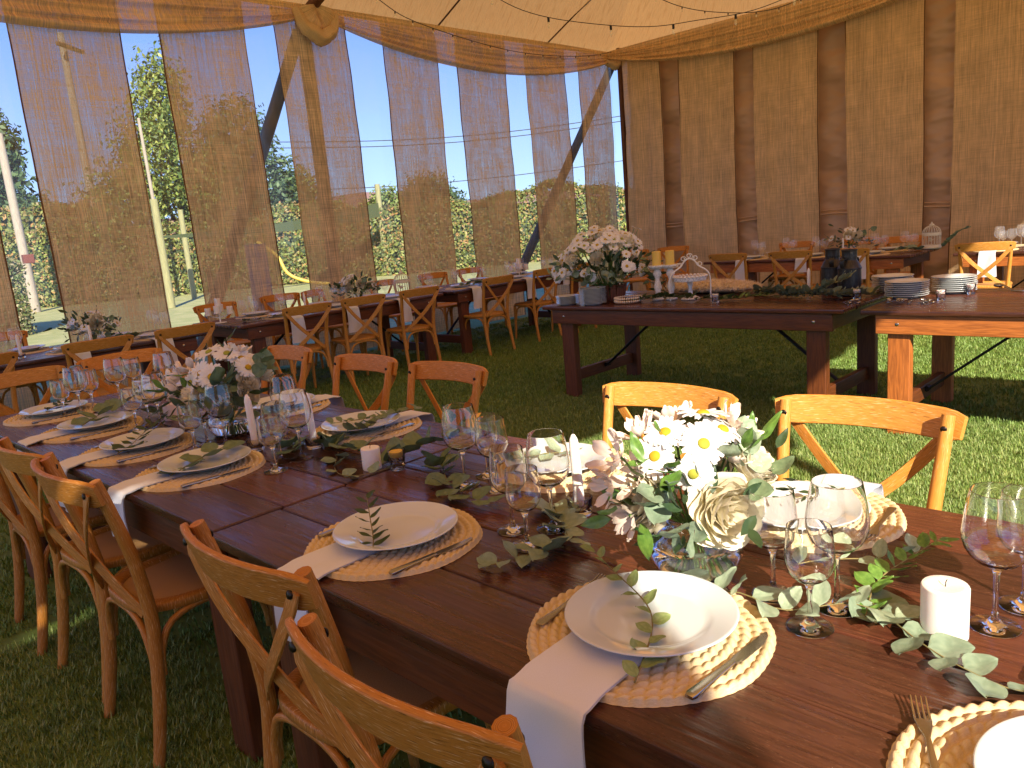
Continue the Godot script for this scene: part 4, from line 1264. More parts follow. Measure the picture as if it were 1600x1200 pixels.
func vase(label: String, at: Vector3, r: float, h: float, neck: float):
	var t = thing("glass_vase", label, "vase", at)
	var outer := []
	var inner := []
	for i in 17:
		var v := i / 16.0
		var rr: float = lerpf(r * 0.72, r, sin(minf(v * 2.3, 1.0) * PI / 2)) if v < 0.43 else lerpf(neck, r, pow(cos((v - 0.43) / 0.57 * PI / 2), 0.85))
		if v > 0.95: rr = neck * (1.0 + (v - 0.95) * 1.2)
		outer.push_back(Vector2(rr, h * v))
		if v > 0.04: inner.push_back(Vector2(rr - 0.003, h * v))
	inner.reverse()
	var prof := [Vector2(0, 0.0), Vector2(r * 0.66, 0.0)]
	prof.append_array(outer)
	prof.push_back(Vector2(outer[-1].x - 0.0015, h + 0.001))
	prof.append_array(inner)
	prof.push_back(Vector2(r * 0.6, 0.007)); prof.push_back(Vector2(0, 0.0065))
	var b := MB.new()
	b.lathe(prof, 48)
	part(t, "bowl", b.done(), M.glass)
	var wp := [Vector2(0, 0.0075), Vector2(r * 0.6, 0.0078)]
	for i in range(inner.size() - 1, -1, -1):
		if inner[i].y < h * 0.6 and inner[i].y > 0.009: wp.push_back(inner[i] - Vector2(0.0006, 0))
	wp.push_back(Vector2(0, wp[-1].y))
	b = MB.new()
	b.lathe(wp, 40)
	part(t, "water", b.done(), M.water)

func pillar_candle(label: String, at: Vector3, r: float, h: float, m = null, group := "pillar candles"):
	var t = thing("pillar_candle", label, "candle", at, at.x * 5.0, group)
	var b := MB.new()
	b.lathe([Vector2(0, 0), Vector2(r * 0.95, 0), Vector2(r, r * 0.06), Vector2(r * 0.995, h * 0.5), Vector2(r, h - r * 0.1), Vector2(r * 0.95, h), Vector2(r * 0.7, h - r * 0.04), Vector2(r * 0.2, h - r * 0.1), Vector2(0, h - r * 0.1)], 36, Vector3.ZERO, 0.004)
	part(t, "wax", b.done(), m if m else M.wax)
	b = MB.new()
	b.tube([Vector3(0, h - r * 0.12, 0), Vector3(0.001, h + 0.004, 0), Vector3(0.003, h + 0.008, 0.001)], 0.0008, 5)
	part(t, "wick", b.done(), M.wick)

func taper_candle(label: String, at: Vector3, h: float, hold: float, lean := Vector2.ZERO, hlabel := ""):
	if hold > 0.0:
		var t0 = thing("candle_holder", hlabel, "candle holder", at, 0.4, "small glass candle holders")
		var b0 := MB.new()
		b0.lathe([Vector2(0, 0), Vector2(0.026, 0), Vector2(0.027, 0.003), Vector2(0.031, hold), Vector2(0.029, hold + 0.001), Vector2(0.0255, 0.012), Vector2(0.0, 0.011)], 24)
		part(t0, "cup", b0.done(), M.glass)
	var t = thing("taper_candle", label, "candle", at + Vector3(0, 0.013 if hold > 0.0 else 0.0, 0), 0.0, "white taper candles")
	t.rotation = Vector3(lean.x, 0, lean.y)
	var b := MB.new()
	b.lathe([Vector2(0, 0), Vector2(0.0095, 0), Vector2(0.0125, 0.01), Vector2(0.0122, h * 0.5), Vector2(0.0115, h - 0.03), Vector2(0.009, h - 0.018), Vector2(0.004, h - 0.008), Vector2(0, h - 0.006)], 18)
	part(t, "wax", b.done(), M.wax)
	b = MB.new()
	b.tube([Vector3(0, h - 0.01, 0), Vector3(0.0008, h + 0.004, 0)], 0.0009, 5)
	part(t, "wick", b.done(), M.wick)

func tea_light(label: String, at: Vector3, s := 1.0):
	var t = thing("tea_light_glass", label, "tea light", at, 0.0, "tea light glasses")
	var b := MB.new()
	b.lathe([Vector2(0, 0), Vector2(0.02, 0), Vector2(0.021, 0.003), Vector2(0.026, 0.062), Vector2(0.0245, 0.0625), Vector2(0.0195, 0.014), Vector2(0, 0.012)].map(func(p): return p * s), 24)
	part(t, "cup", b.done(), M.glass)
	b = MB.new()
	b.lathe([Vector2(0, 0.04), Vector2(0.0195, 0.04), Vector2(0.0208, 0.056), Vector2(0.019, 0.0575), Vector2(0, 0.057)].map(func(p): return p * s), 20)
	part(t, "candle", b.done(), M.yellow_wax if s < 1.01 else M.wax)

func make_front_table():
	make_ware()
	make_flowers()
	var H := PI / 2
	# places on the near side (diners face +x)
	setting(Vector3(0.905, 0, -0.085), -H, "in the bottom right corner", {"napkin": 0, "ft": 0.42, "pz": -0.01, "px": 0.03})
	setting(Vector3(0.955, 0, -0.684), -H, "at bottom centre, under the curling eucalyptus sprig", {"napkin": 0, "nz": -0.008, "pz": -0.012, "px": 0.0})
	setting(Vector3(0.962, 0, -1.372), -H, "at the near side, with the small upright sprig", {"napkin": 1, "pz": -0.01})
	setting(Vector3(0.972, 0, -2.387), -H, "third from the bottom on the near side", {"napkin": 1, "pz": -0.02, "px": 0.0})
	setting(Vector3(0.968, 0, -2.89), -H, "with the serrated sprig, fourth on the near side", {"napkin": 1, "pz": -0.02})
	setting(Vector3(0.99, 0, -3.45), -H, "fifth on the near side, under round leaves", {"napkin": 1, "pz": -0.02})
	setting(Vector3(1.0, 0, -4.0), -H, "at the far left corner of the front table", {"pz": -0.01})
	# and across from them
	setting(Vector3(1.56, 0, -0.68), H, "across the table, behind the trio of glasses", {"pz": -0.03, "napkin": 2, "kt": 0.5})
	setting(Vector3(1.55, 0, -1.37), H, "behind the taper candle and rose bouquet", {"pz": -0.02})
	setting(Vector3(1.555, 0, -2.3), H, "across the table, under a long thin sprig", {"pz": -0.02, "napkin": 2})
	setting(Vector3(1.585, 0, -2.95), H, "right of the daisy bouquet, behind two tapers", {"napkin": 2})
	setting(Vector3(1.5, 0, -4.0), H, "far right corner, behind the daisy bouquet", {"cut": false})
	var ti := 0.7735
	var y := 0.795
	sprig("curling eucalyptus sprig across the bottom centre plate", [Vector3(0.8, 0.783, -0.6), Vector3(0.915, 0.787, -0.648), Vector3(0.975, 0.79, -0.69), Vector3(1.0, 0.8, -0.735), Vector3(1.03, 0.806, -0.8), Vector3(1.075, 0.812, -0.885)], 15, 0.034, 1, M.sprig_leaf, 61, 0.7)
	sprig("small upright dark sprig on the second near plate", [Vector3(0.868, 0.79, -1.318), Vector3(0.9, 0.795, -1.36), Vector3(0.925, 0.82, -1.4), Vector3(0.94, 0.862, -1.425)], 14, 0.036, 2, M.dark_leaf, 62, 0.3)
	sprig("short sprig of round leaves on the third near plate", [Vector3(0.86, 0.785, -2.34), Vector3(0.94, 0.79, -2.385), Vector3(1.0, 0.8, -2.4), Vector3(1.08, 0.806, -2.425)], 6, 0.075, 0, M.gum_leaf_2, 63, 0.4)
	sprig("serrated dark sprig on the fourth near plate", [Vector3(0.86, 0.79, -2.78), Vector3(0.93, 0.795, -2.84), Vector3(1.0, 0.805, -2.92), Vector3(1.08, 0.82, -3.0)], 14, 0.06, 2, M.dark_leaf, 64, 0.5)
	sprig("clump of round grey leaves on the fifth near plate", [Vector3(0.95, 0.79, -3.43), Vector3(1.02, 0.8, -3.49), Vector3(1.1, 0.815, -3.54), Vector3(1.16, 0.82, -3.58)], 8, 0.075, 0, M.gum_leaf_2, 65, 0.6)
	sprig("tiny dark sprig on the far left corner plate", [Vector3(0.98, 0.79, -4.0), Vector3(1.03, 0.797, -4.03), Vector3(1.08, 0.8, -4.05)], 9, 0.055, 2, M.dark_leaf, 66, 0.6)
	sprig("thin sprig on the plate behind the trio of glasses", [Vector3(1.66, 0.8, -0.63), Vector3(1.57, 0.797, -0.69), Vector3(1.48, 0.8, -0.75)], 14, 0.028, 2, M.dark_leaf, 67, 0.4)
	sprig("pale round leaves on the plate behind the taper candle", [Vector3(1.62, 0.79, -1.36), Vector3(1.55, 0.797, -1.41), Vector3(1.46, 0.8, -1.46)], 6, 0.055, 0, M.gum_leaf_1, 68, 0.5)
	sprig("long thin eucalyptus sprig on the plate across the table", [Vector3(1.74, 0.81, -2.2), Vector3(1.66, 0.8, -2.25), Vector3(1.56, 0.797, -2.3), Vector3(1.45, 0.8, -2.36)], 18, 0.036, 1, M.gum_leaf_2, 69, 0.6)
	# glasses
	var fg := "wine glasses on the front table"
	for q in [["L", 1.273, -0.256, "tall wine glass by the pillar candle at the right edge"], ["M", 1.365, -0.235, "medium wine glass at the right edge, behind the tall one"], ["S", 1.116, -0.48, "smallest, frontmost glass of the trio right of the rose bouquet"], ["L", 1.201, -0.47, "tall glass of the trio right of the rose bouquet"], ["M", 1.186, -0.575, "medium glass of the trio, nearest the rose bouquet"], ["L", 1.207, -1.106, "tall glass beside the taper candle left of the rose bouquet"], ["M", 1.151, -1.177, "medium glass of the trio left of the taper candle"], ["S", 1.106, -1.091, "smallest, frontmost glass left of the taper candle"], ["L", 1.305, -1.5, "tall glass standing left of the pair, middle of the table"], ["S", 1.4, -1.51, "small glass farthest of the trio at the table's middle"], ["M", 1.325, -1.405, "medium glass at the right of the middle trio"], ["L", 1.216, -2.183, "tall glass right of the daisy bouquet, before a taper"], ["S", 1.1, -2.143, "small glass frontmost right of the daisy bouquet"], ["M", 1.161, -2.215, "medium glass between the two tapers by the daisies"], ["L", 1.36, -2.5, "tall glass half hidden behind the two tapers"], ["S", 1.067, -2.635, "small glass before the daisy vase, beside the third plate"], ["L", 1.167, -2.607, "tall glass before the daisy bouquet"], ["M", 1.134, -2.685, "medium glass before the daisy vase, behind the small one"], ["S", 1.092, -3.228, "small glass beside the fourth plate"], ["L", 1.168, -3.179, "tall glass left of the daisy bouquet near the pink candle"], ["M", 1.16, -3.275, "medium glass left of the daisy bouquet"], ["L", 1.274, -3.919, "tall glass farthest left but one, before the far chairs"], ["M", 1.4, -4.05, "medium glass at the far end before the chairs"], ["L", 1.46, -3.8, "tall glass at the far right corner of the front table"], ["S", 1.017, -3.88, "small glass beside the far left corner plate"], ["L", 1.08, -3.86, "tall glass beside the far left corner plate"], ["M", 1.14, -3.88, "medium glass beside the far left corner plate"], ["S", 1.42, -3.3, "small glass behind the thin taper by the daisies"]]:
		glass(q[0], 0, q[1], q[2], q[3], fg)
	# candles
	var T := 0.7605
	pillar_candle("thick white pillar candle at the right edge", Vector3(1.21, T, -0.31), 0.0335, 0.083)
	pillar_candle("white pillar candle among eucalyptus in the middle of the front table", Vector3(1.27, T, -1.875), 0.0285, 0.066)
	pillar_candle("small pinkish pillar candle left of the daisy bouquet", Vector3(1.25, T, -3.27), 0.029, 0.07, mat("pink_wax", c8(236, 212, 200), 0.5))
	taper_candle("white taper candle left of the rose bouquet", Vector3(1.309, T, -1.108), 0.19, 0.042, Vector2(0.0, 0.035), "small glass holder under the taper by the roses")
	taper_candle("white taper candle right below the daisy bouquet", Vector3(1.194, T, -2.439), 0.19, 0.04, Vector2(0.0, 0.03), "small glass holder under the taper below the daisies")
	taper_candle("white taper candle behind the tall glass, right of the daisies", Vector3(1.315, T, -2.265), 0.185, 0.04, Vector2(0.0, 0.02), "small glass holder under the right taper by the daisies")
	taper_candle("white taper candle left of the daisy bouquet", Vector3(1.3, T, -3.34), 0.2, 0.03, Vector2(0.0, 0.03), "small glass holder left of the daisy bouquet")
	tea_light("tea light in a clear glass beside the middle pillar candle", Vector3(1.305, T, -1.795), 1.0)
	# eucalyptus runners
	sprig("eucalyptus runner of large leaves from the vase to the bottom right", [Vector3(1.1, 0.764, -0.72), Vector3(1.14, 0.772, -0.62), Vector3(1.13, 0.77, -0.53), Vector3(1.2, 0.775, -0.45), Vector3(1.2, 0.772, -0.37)], 13, 0.062, 1, M.gum_leaf_1, 71, 0.9, "eucalyptus_runner")
	sprig("eucalyptus runner of round leaves before the pillar candle", [Vector3(1.26, 0.765, -0.45), Vector3(1.19, 0.775, -0.385), Vector3(1.135, 0.775, -0.315), Vector3(1.11, 0.77, -0.25), Vector3(1.1, 0.768, -0.19), Vector3(1.12, 0.775, -0.14)], 13, 0.056, 0, M.gum_leaf_0, 72, 0.7, "eucalyptus_runner")
	sprig("bright green narrow-leaved sprig behind the pillar candle", [Vector3(1.19, 0.765, -0.42), Vector3(1.3, 0.775, -0.44), Vector3(1.4, 0.785, -0.42), Vector3(1.48, 0.8, -0.39)], 22, 0.036, 2, M.green_leaf, 73, 0.8, "leaf_sprig")
	sprig("curled pale leaves behind the trio of glasses", [Vector3(1.3, 0.765, -0.6), Vector3(1.35, 0.775, -0.53), Vector3(1.4, 0.775, -0.46), Vector3(1.46, 0.775, -0.42)], 7, 0.045, 1, M.gum_leaf_1, 74, 1.1, "leaf_sprig")
	sprig("spray of pale round eucalyptus below the taper candle", [Vector3(1.32, 0.765, -1.2), Vector3(1.24, 0.775, -1.12), Vector3(1.19, 0.785, -1.06), Vector3(1.14, 0.78, -1.0)], 13, 0.06, 0, M.gum_leaf_1, 75, 0.8, "eucalyptus_spray")
	sprig("spray of darker eucalyptus trailing before the small glass", [Vector3(1.12, 0.775, -1.0), Vector3(1.08, 0.775, -1.03), Vector3(1.03, 0.772, -1.05), Vector3(0.97, 0.77, -1.08)], 9, 0.055, 1, M.gum_leaf_0, 76, 0.9, "eucalyptus_spray")
	sprig("dense eucalyptus spray before the middle trio of glasses", [Vector3(1.4, 0.768, -1.72), Vector3(1.33, 0.79, -1.62), Vector3(1.26, 0.785, -1.52), Vector3(1.22, 0.78, -1.42), Vector3(1.22, 0.775, -1.32)], 17, 0.062, 0, M.gum_leaf_2, 77, 0.9, "eucalyptus_spray")
	sprig("eucalyptus spray standing up behind the tea light", [Vector3(1.28, 0.765, -1.86), Vector3(1.36, 0.785, -1.84), Vector3(1.44, 0.81, -1.8), Vector3(1.5, 0.82, -1.72)], 11, 0.066, 0, M.gum_leaf_2, 78, 1.2, "eucalyptus_spray")
	sprig("eucalyptus spray lying left of the middle pillar candle", [Vector3(1.38, 0.765, -2.28), Vector3(1.32, 0.785, -2.16), Vector3(1.3, 0.795, -2.05), Vector3(1.32, 0.79, -1.95)], 17, 0.06, 0, M.gum_leaf_2, 79, 1.1, "eucalyptus_spray")
	sprig("arching bare-stemmed sprig before the middle pillar candle", [Vector3(1.3, 0.77, -2.1), Vector3(1.19, 0.765, -1.95), Vector3(1.19, 0.766, -1.85), Vector3(1.26, 0.785, -1.76)], 8, 0.046, 0, M.gum_leaf_0, 80, 0.8, "eucalyptus_spray")
	sprig("tall eucalyptus sprig against the long plate across the table", [Vector3(1.45, 0.768, -2.26), Vector3(1.47, 0.8, -2.18), Vector3(1.5, 0.84, -2.12)], 8, 0.066, 0, M.gum_leaf_2, 81, 1.2, "eucalyptus_spray")
	sprig("dark leaf cluster by the left taper's holder", [Vector3(1.3, 0.768, -2.42), Vector3(1.25, 0.785, -2.3), Vector3(1.2, 0.785, -2.2)], 9, 0.07, 0, M.gum_leaf_2, 82, 0.9, "eucalyptus_spray")
	sprig("leaves lying round the pinkish pillar candle", [Vector3(1.3, 0.765, -3.5), Vector3(1.22, 0.79, -3.36), Vector3(1.22, 0.785, -3.2), Vector3(1.24, 0.775, -3.08)], 12, 0.06, 0, M.gum_leaf_2, 83, 1.0, "eucalyptus_spray")
	# bouquets
	vase("round glass vase of water under the rose bouquet", Vector3(1.193, T, -0.733), 0.089, 0.122, 0.062)
	bouquet("bouquet of cream roses, daisies and eucalyptus in the round vase", Vector3(1.193, T, -0.733), [
		["rose", 0.04, 0.15, 0.085, 0.07, [0.0, -0.2, 1.3]], ["rose", 0.108, 0.205, 0.02, 0.055, [0.3, 0.2, 0.6]], ["rose", -0.1, 0.165, 0.03, 0.062, [-0.6, -0.4, 0.4]], ["rose", -0.055, 0.13, -0.05, 0.055],
		["daisy", 0.01, 0.268, 0.055, 0.046, [0.1, 0.1, 0.9]], ["daisy", -0.05, 0.285, 0.02, 0.044, [0, 0.3, 0.5]], ["daisy", 0.03, 0.302, -0.02, 0.05], ["daisy", -0.015, 0.222, 0.075, 0.04, [-0.2, -0.9, 0.6]], ["daisy", -0.075, 0.25, 0.045, 0.043, [-0.3, 0, 0.8]], ["daisy", 0.06, 0.275, 0.0, 0.046, [0.2, 0.2, 0.4]],
		["lily", 0.1, 0.285, -0.02, 0.045, [0.4, 0.2, 0.5]], ["lily", -0.155, 0.245, 0.0, 0.05, [-0.6, 0.2, 0.5]], ["lily", -0.125, 0.215, 0.04, 0.045, [-0.5, 0, 0.6]], ["lily", -0.1, 0.29, -0.02, 0.045], ["lily", -0.17, 0.19, 0.02, 0.04, [-0.5, -0.4, 0.4]], ["lily", -0.14, 0.14, 0.05, 0.04, [-0.7, -0.6, 0.4]], ["lily", -0.02, 0.3, -0.07, 0.045], ["lily", 0.07, 0.24, 0.03, 0.04], ["daisy", -0.01, 0.25, -0.09, 0.05], ["rose", 0.05, 0.18, -0.07, 0.05], ["daisy", 0.1, 0.25, -0.07, 0.045]], 0.11, [
		[0, "gum_leaf_0", -0.075, 0.185, 0.08, 0.052, 7, 0.018], [0, "gum_leaf_0", -0.045, 0.125, 0.1, 0.05, 5, 0.02], [0, "gum_leaf_1", 0.08, 0.235, 0.04, 0.045, 9, 0.022], [2, "green_leaf", -0.06, 0.225, 0.06, 0.07, 9, 0.022], [2, "green_leaf", -0.13, 0.15, 0.05, 0.07, 5, 0.02], [2, "green_leaf", 0.11, 0.255, 0.02, 0.06, 6, 0.02], [2, "dark_leaf", -0.01, 0.2, 0.06, 0.045, 18, 0.04], [2, "dark_leaf", 0.0, 0.17, 0.0, 0.06, 26, 0.07], [0, "gum_leaf_2", 0.12, 0.2, 0.03, 0.045, 5, 0.03], [2, "green_leaf", -0.02, 0.13, 0.09, 0.03, 4, 0.02]], 31)
	vase("flat round glass vase under the daisy bouquet", Vector3(1.27, T, -2.75), 0.092, 0.1, 0.064)
	bouquet("bouquet of daisies, lilies and dark eucalyptus farther along the front table", Vector3(1.27, T, -2.75), [
		["daisy", -0.07, 0.245, 0.05, 0.055, [-0.2, 0, 0.9]], ["daisy", -0.02, 0.235, 0.08, 0.055, [0.0, 0, 0.9]], ["daisy", 0.07, 0.28, 0.0, 0.055, [0.2, 0.2, 0.7]], ["daisy", -0.06, 0.31, -0.04, 0.055, [0, 0.3, 0.5]], ["daisy", 0.02, 0.305, 0.0, 0.052, [0, 0.3, 0.6]], ["daisy", -0.11, 0.215, 0.05, 0.05, [-0.4, -0.2, 0.8]], ["daisy", 0.1, 0.25, 0.03, 0.05, [0.3, 0.0, 0.7]], ["daisy", 0.0, 0.27, -0.08, 0.05],
		["mum", -0.12, 0.15, 0.04, 0.062, [-0.6, -0.3, 0.5]], ["lily", -0.19, 0.24, -0.01, 0.055, [-0.6, 0.2, 0.4]], ["lily", -0.14, 0.27, -0.03, 0.055], ["lily", -0.2, 0.19, 0.02, 0.05, [-0.6, -0.2, 0.4]], ["rose", 0.1, 0.2, 0.05, 0.045, [0.4, 0, 0.6]], ["rose", 0.1, 0.155, 0.06, 0.045, [0.5, -0.3, 0.5]], ["lily", 0.05, 0.32, -0.04, 0.05], ["mum", 0.12, 0.22, -0.04, 0.055]], 0.1, [
		[0, "gum_leaf_2", 0.04, 0.19, 0.09, 0.075, 12, 0.03], [0, "gum_leaf_2", 0.13, 0.24, 0.03, 0.07, 6, 0.03], [2, "dark_leaf", -0.17, 0.16, 0.04, 0.08, 10, 0.03], [2, "dark_leaf", 0.0, 0.16, 0.05, 0.07, 26, 0.06], [0, "gum_leaf_2", 0.04, 0.11, 0.09, 0.07, 6, 0.03], [2, "dark_leaf", 0.0, 0.3, -0.06, 0.08, 8, 0.06], [2, "green_leaf", -0.14, 0.2, 0.02, 0.07, 6, 0.04]], 32)

# ---------------------------------------------------------------- the serving tables
func plate_stack(at: Vector3, n: int, dia: float, pitch: float, where: String, lod := 1):
	for i in n:
		var nth = "topmost" if i == n - 1 else ("lowest" if i == 0 else ["", "second", "third", "fourth", "fifth", "sixth", "seventh", "eighth", "ninth", "tenth", "eleventh", "twelfth"][i] + " from the bottom")
		rng.seed = int(at.x * 100) + i
		var o = copy(P["plate%d" % lod], "white plate, %s, in the %s" % [nth, where], at + Vector3(rnd(-0.003, 0.003), pitch * i, rnd(-0.003, 0.003)), i * 1.3, "stacked white plates")
		o.scale = Vector3.ONE * (dia / 0.284)

func make_middle_tables():
	var T := 0.7605
	plate_stack(Vector3(4.85, T, -4.07), 7, 0.2, 0.0098, "low stack at far left")
	plate_stack(Vector3(4.86, T, -3.82), 13, 0.22, 0.0098, "tall stack by the flower basket")
	plate_stack(Vector3(5.66, T, -1.83), 8, 0.27, 0.0125, "rear stack by the milk cans", 1)
	plate_stack(Vector3(5.31, T, -1.63), 8, 0.262, 0.0125, "front stack by the milk cans", 1)
	plate_stack(Vector3(5.55, T, -1.42), 8, 0.262, 0.0125, "right-hand stack by the milk cans", 1)
	# the flower basket
	var t = thing("flower_basket", "slatted reddish wooden basket under the big white flowers", "basket", Vector3(5.1, T, -3.84))
	for i in 16:
		var a := TAU * i / 16
		var b := MB.new()
		b.bar([Vector3(0.1 * cos(a), 0.0, 0.13 * sin(a)), Vector3(0.108 * cos(a), 0.06, 0.14 * sin(a)), Vector3(0.12 * cos(a), 0.135, 0.155 * sin(a))], 0.045, 0.006, Vector3(cos(a), 0, sin(a)))
		part(t, "slat", b.done(), M.basket_wood)
	for h in [0.02, 0.115]:
		var b := MB.new()
		var pts := []
		for i in 33:
			var a := TAU * i / 32
			var k: float = 1.0 + h * 1.3
			pts.push_back(Vector3((0.104 * k) * cos(a), h, (0.134 * k) * sin(a)))
		b.bar(pts, 0.016, 0.004, Vector3.UP.cross(Vector3.ZERO) if false else Vector3.UP)
		part(t, "hoop", b.done(), M.basket_wood)
	rng.seed = 77
	var fl := [["mum", 0.03, 0.46, 0.13, 0.085, [0, 0.2, 0.8]], ["mum", 0.15, 0.475, 0.07, 0.075, [0.2, 0.3, 0.6]], ["mum", -0.1, 0.36, 0.16, 0.06, [-0.2, 0, 0.8]], ["mum", -0.3, 0.34, 0.1, 0.07, [-0.5, 0, 0.6]], ["mum", -0.02, 0.52, -0.02, 0.07]]
	for i in 110:
		var a := rnd(-PI * 0.96, PI * 0.96)
		var el := rnd(0.05, 1.35)
		var rx := 0.42 if sin(a) < 0.0 else 0.33
		fl.push_back(["daisy", rx * sin(a) * cos(el) * rnd(0.9, 1.05), 0.2 + 0.37 * sin(el) * rnd(0.9, 1.1), 0.26 * cos(a) * cos(el), rnd(0.038, 0.055), [0, 0, 0.5]])
	fl.push_back(["daisy", 0.24, 0.57, 0.0, 0.03]); fl.push_back(["daisy", 0.27, 0.56, 0.0, 0.03]); fl.push_back(["daisy", 0.05, 0.6, 0.0, 0.035])
	bouquet("huge mound of white daisies, chrysanthemums and eucalyptus in the basket", Vector3(5.1, T, -3.84), fl, 0.13, [
		[0, "gum_leaf_1", -0.16, 0.22, 0.2, 0.075, 14, 0.05], [0, "gum_leaf_1", -0.03, 0.2, 0.22, 0.07, 12, 0.04], [0, "gum_leaf_0", 0.1, 0.2, 0.2, 0.07, 10, 0.05], [0, "gum_leaf_2", 0.25, 0.24, 0.12, 0.07, 18, 0.06], [2, "dark_leaf", 0.0, 0.27, 0.12, 0.1, 60, 0.11], [2, "dark_leaf", -0.2, 0.27, 0.1, 0.09, 30, 0.08], [2, "dark_leaf", 0.2, 0.3, 0.08, 0.09, 30, 0.08], [0, "gum_leaf_0", -0.4, 0.28, 0.05, 0.06, 14, 0.05], [2, "dark_leaf", 0.36, 0.14, 0.05, 0.09, 10, 0.06]], 41)
	# a string of beads round a small tray
	t = thing("beaded_tray", "small tray edged with pearl beads before the flower basket", "tray", Vector3(4.97, T, -3.56))
	var b := MB.new()
	b.lathe([Vector2(0, 0), Vector2(0.1, 0), Vector2(0.105, 0.012), Vector2(0.1, 0.01), Vector2(0, 0.008)], 24)
	part(t, "dish", b.done(), M.bark_slice)
	b = MB.new()
	for j in 2:
		for i in 36:
			var a := TAU * i / 36
			b.ball(Vector3(0.104 * cos(a), 0.02 + 0.022 * j, 0.104 * sin(a)), Vector3.ONE * 0.0088, 6, 4)
	tag(part(t, "beads", b.done(), M.pearl), "", "", "", "stuff")
	# candlesticks
	for q in [[Vector3(5.13, T, -3.385), "left worn white candlestick on the serving table", "left yellow block candle on a candlestick"], [Vector3(5.17, T, -3.29), "right worn white candlestick on the serving table", "right yellow block candle on a candlestick"]]:
		t = thing("candlestick", q[1], "candlestick", q[0], 0.0, "worn white candlesticks")
		b = MB.new()
		b.lathe([Vector2(0, 0), Vector2(0.045, 0), Vector2(0.045, 0.012), Vector2(0.03, 0.03), Vector2(0.018, 0.05), Vector2(0.022, 0.075), Vector2(0.03, 0.1), Vector2(0.024, 0.135), Vector2(0.015, 0.16), Vector2(0.022, 0.185), Vector2(0.034, 0.205), Vector2(0.024, 0.23), Vector2(0.016, 0.245), Vector2(0, 0.245)], 20)
		part(t, "column", b.done(), M.worn_white)
		b = MB.new()
		b.lathe([Vector2(0, 0.245), Vector2(0.05, 0.245), Vector2(0.064, 0.262), Vector2(0.066, 0.274), Vector2(0.06, 0.272), Vector2(0, 0.268)], 24)
		part(t, "dish", b.done(), M.worn_white)
		pillar_candle(q[2], q[0] + Vector3(0, 0.27, 0), 0.034, 0.11, M.yellow_wax, "yellow block candles")
	# cake stand
	t = thing("cake_stand", "white footed cake stand with a scrolled handle", "cake stand", Vector3(5.2, T, -3.14))
	b = MB.new()
	b.lathe([Vector2(0, 0.006), Vector2(0.07, 0), Vector2(0.075, 0.006), Vector2(0.05, 0.02), Vector2(0.018, 0.04), Vector2(0.014, 0.08), Vector2(0.02, 0.12), Vector2(0.03, 0.138), Vector2(0.115, 0.142), Vector2(0.12, 0.15), Vector2(0, 0.152)], 32)
	part(t, "stand", b.done(), M.worn_white)
	b = MB.new()
	b.lathe([Vector2(0.116, 0.142), Vector2(0.122, 0.15), Vector2(0.124, 0.175), Vector2(0.12, 0.176), Vector2(0.118, 0.152)], 64)
	for i in 26:
		var a := TAU * i / 26
		b.ball(Vector3(0.122 * cos(a), 0.176, 0.122 * sin(a)), Vector3(0.013, 0.011, 0.013), 6, 5)
	part(t, "scalloped_rim", b.done(), M.worn_white)
	b = MB.new()
	var u := Vector3(0.703, 0, 0.711)
	b.tube(curve([u * -0.155 + Vector3(0, 0.0, 0), u * -0.155 + Vector3(0, 0.15, 0), u * -0.13 + Vector3(0, 0.21, 0), u * -0.07 + Vector3(0, 0.25, 0), u * -0.04 + Vector3(0, 0.29, 0), Vector3(0, 0.31, 0), u * 0.04 + Vector3(0, 0.29, 0), u * 0.07 + Vector3(0, 0.25, 0), u * 0.13 + Vector3(0, 0.21, 0), u * 0.155 + Vector3(0, 0.15, 0), u * 0.155], 40), 0.006, 6)
	for q in [[-0.045, 0.31, 1.0], [0.0, 0.33, 1.0], [0.045, 0.31, -1.0], [0.078, 0.262, -1.0], [-0.078, 0.262, 1.0]]:
		var pts := []
		for i in 22:
			var a: float = i * 0.36
			pts.push_back(u * (q[0] + 0.024 * exp(-a * 0.12) * cos(a) * q[2]) + Vector3(0, q[1] + 0.02 * exp(-a * 0.12) * sin(a), 0))
		b.tube(pts, 0.0035, 5)
	part(t, "scroll_handle", b.done(), M.white_metal)
	# sheepskin roll
	rng.seed = 88
	t = thing("sheepskin", "rolled cream sheepskin behind the cake stand", "sheepskin", Vector3(5.62, T, -3.2))
	b = MB.new()
	b.ball(Vector3(0, 0.045, 0), Vector3(0.16, 0.045, 0.42), 18, 10)
	part(t, "hide", b.done(), M.fur)
	b = MB.new()
	for i in 5000:
		var a := rnd(0, TAU)
		var s := rnd(-1.0, 1.0)
		var rr := sqrt(maxf(0.02, 1.0 - s * s))
		var n := Vector3(cos(a) * rr, absf(sin(a)) * rr, s)
		var p := Vector3(n.x * 0.155, 0.045 + n.y * 0.043, n.z * 0.41)
		var d := (n + Vector3(rng.randfn(), rng.randfn(), rng.randfn()) * 0.5).normalized()
		var w := d.cross(Vector3(rng.randfn(), 1, rng.randfn())).normalized() * 0.003
		var k := b.vert(p - w)
		b.vert(p + w); b.vert(p + d * rnd(0.02, 0.045) + Vector3.DOWN * 0.008)
		b.tri(k, k + 1, k + 2)
	tag(part(t, "fleece", b.done(), M.fur), "", "", "", "stuff")
	tea_light("tea light glass left of centre on the serving table", Vector3(4.99, T, -2.81), 1.1)
	tea_light("left tea light glass right of the front plate stack", Vector3(5.146, T, -1.385), 1.1)
	tea_light("right tea light glass, beside the ladle", Vector3(5.456, T, -1.3), 1.1)
	tea_light("tea light glass between the garland and the plate stacks", Vector3(5.2, T, -1.9), 1.1)
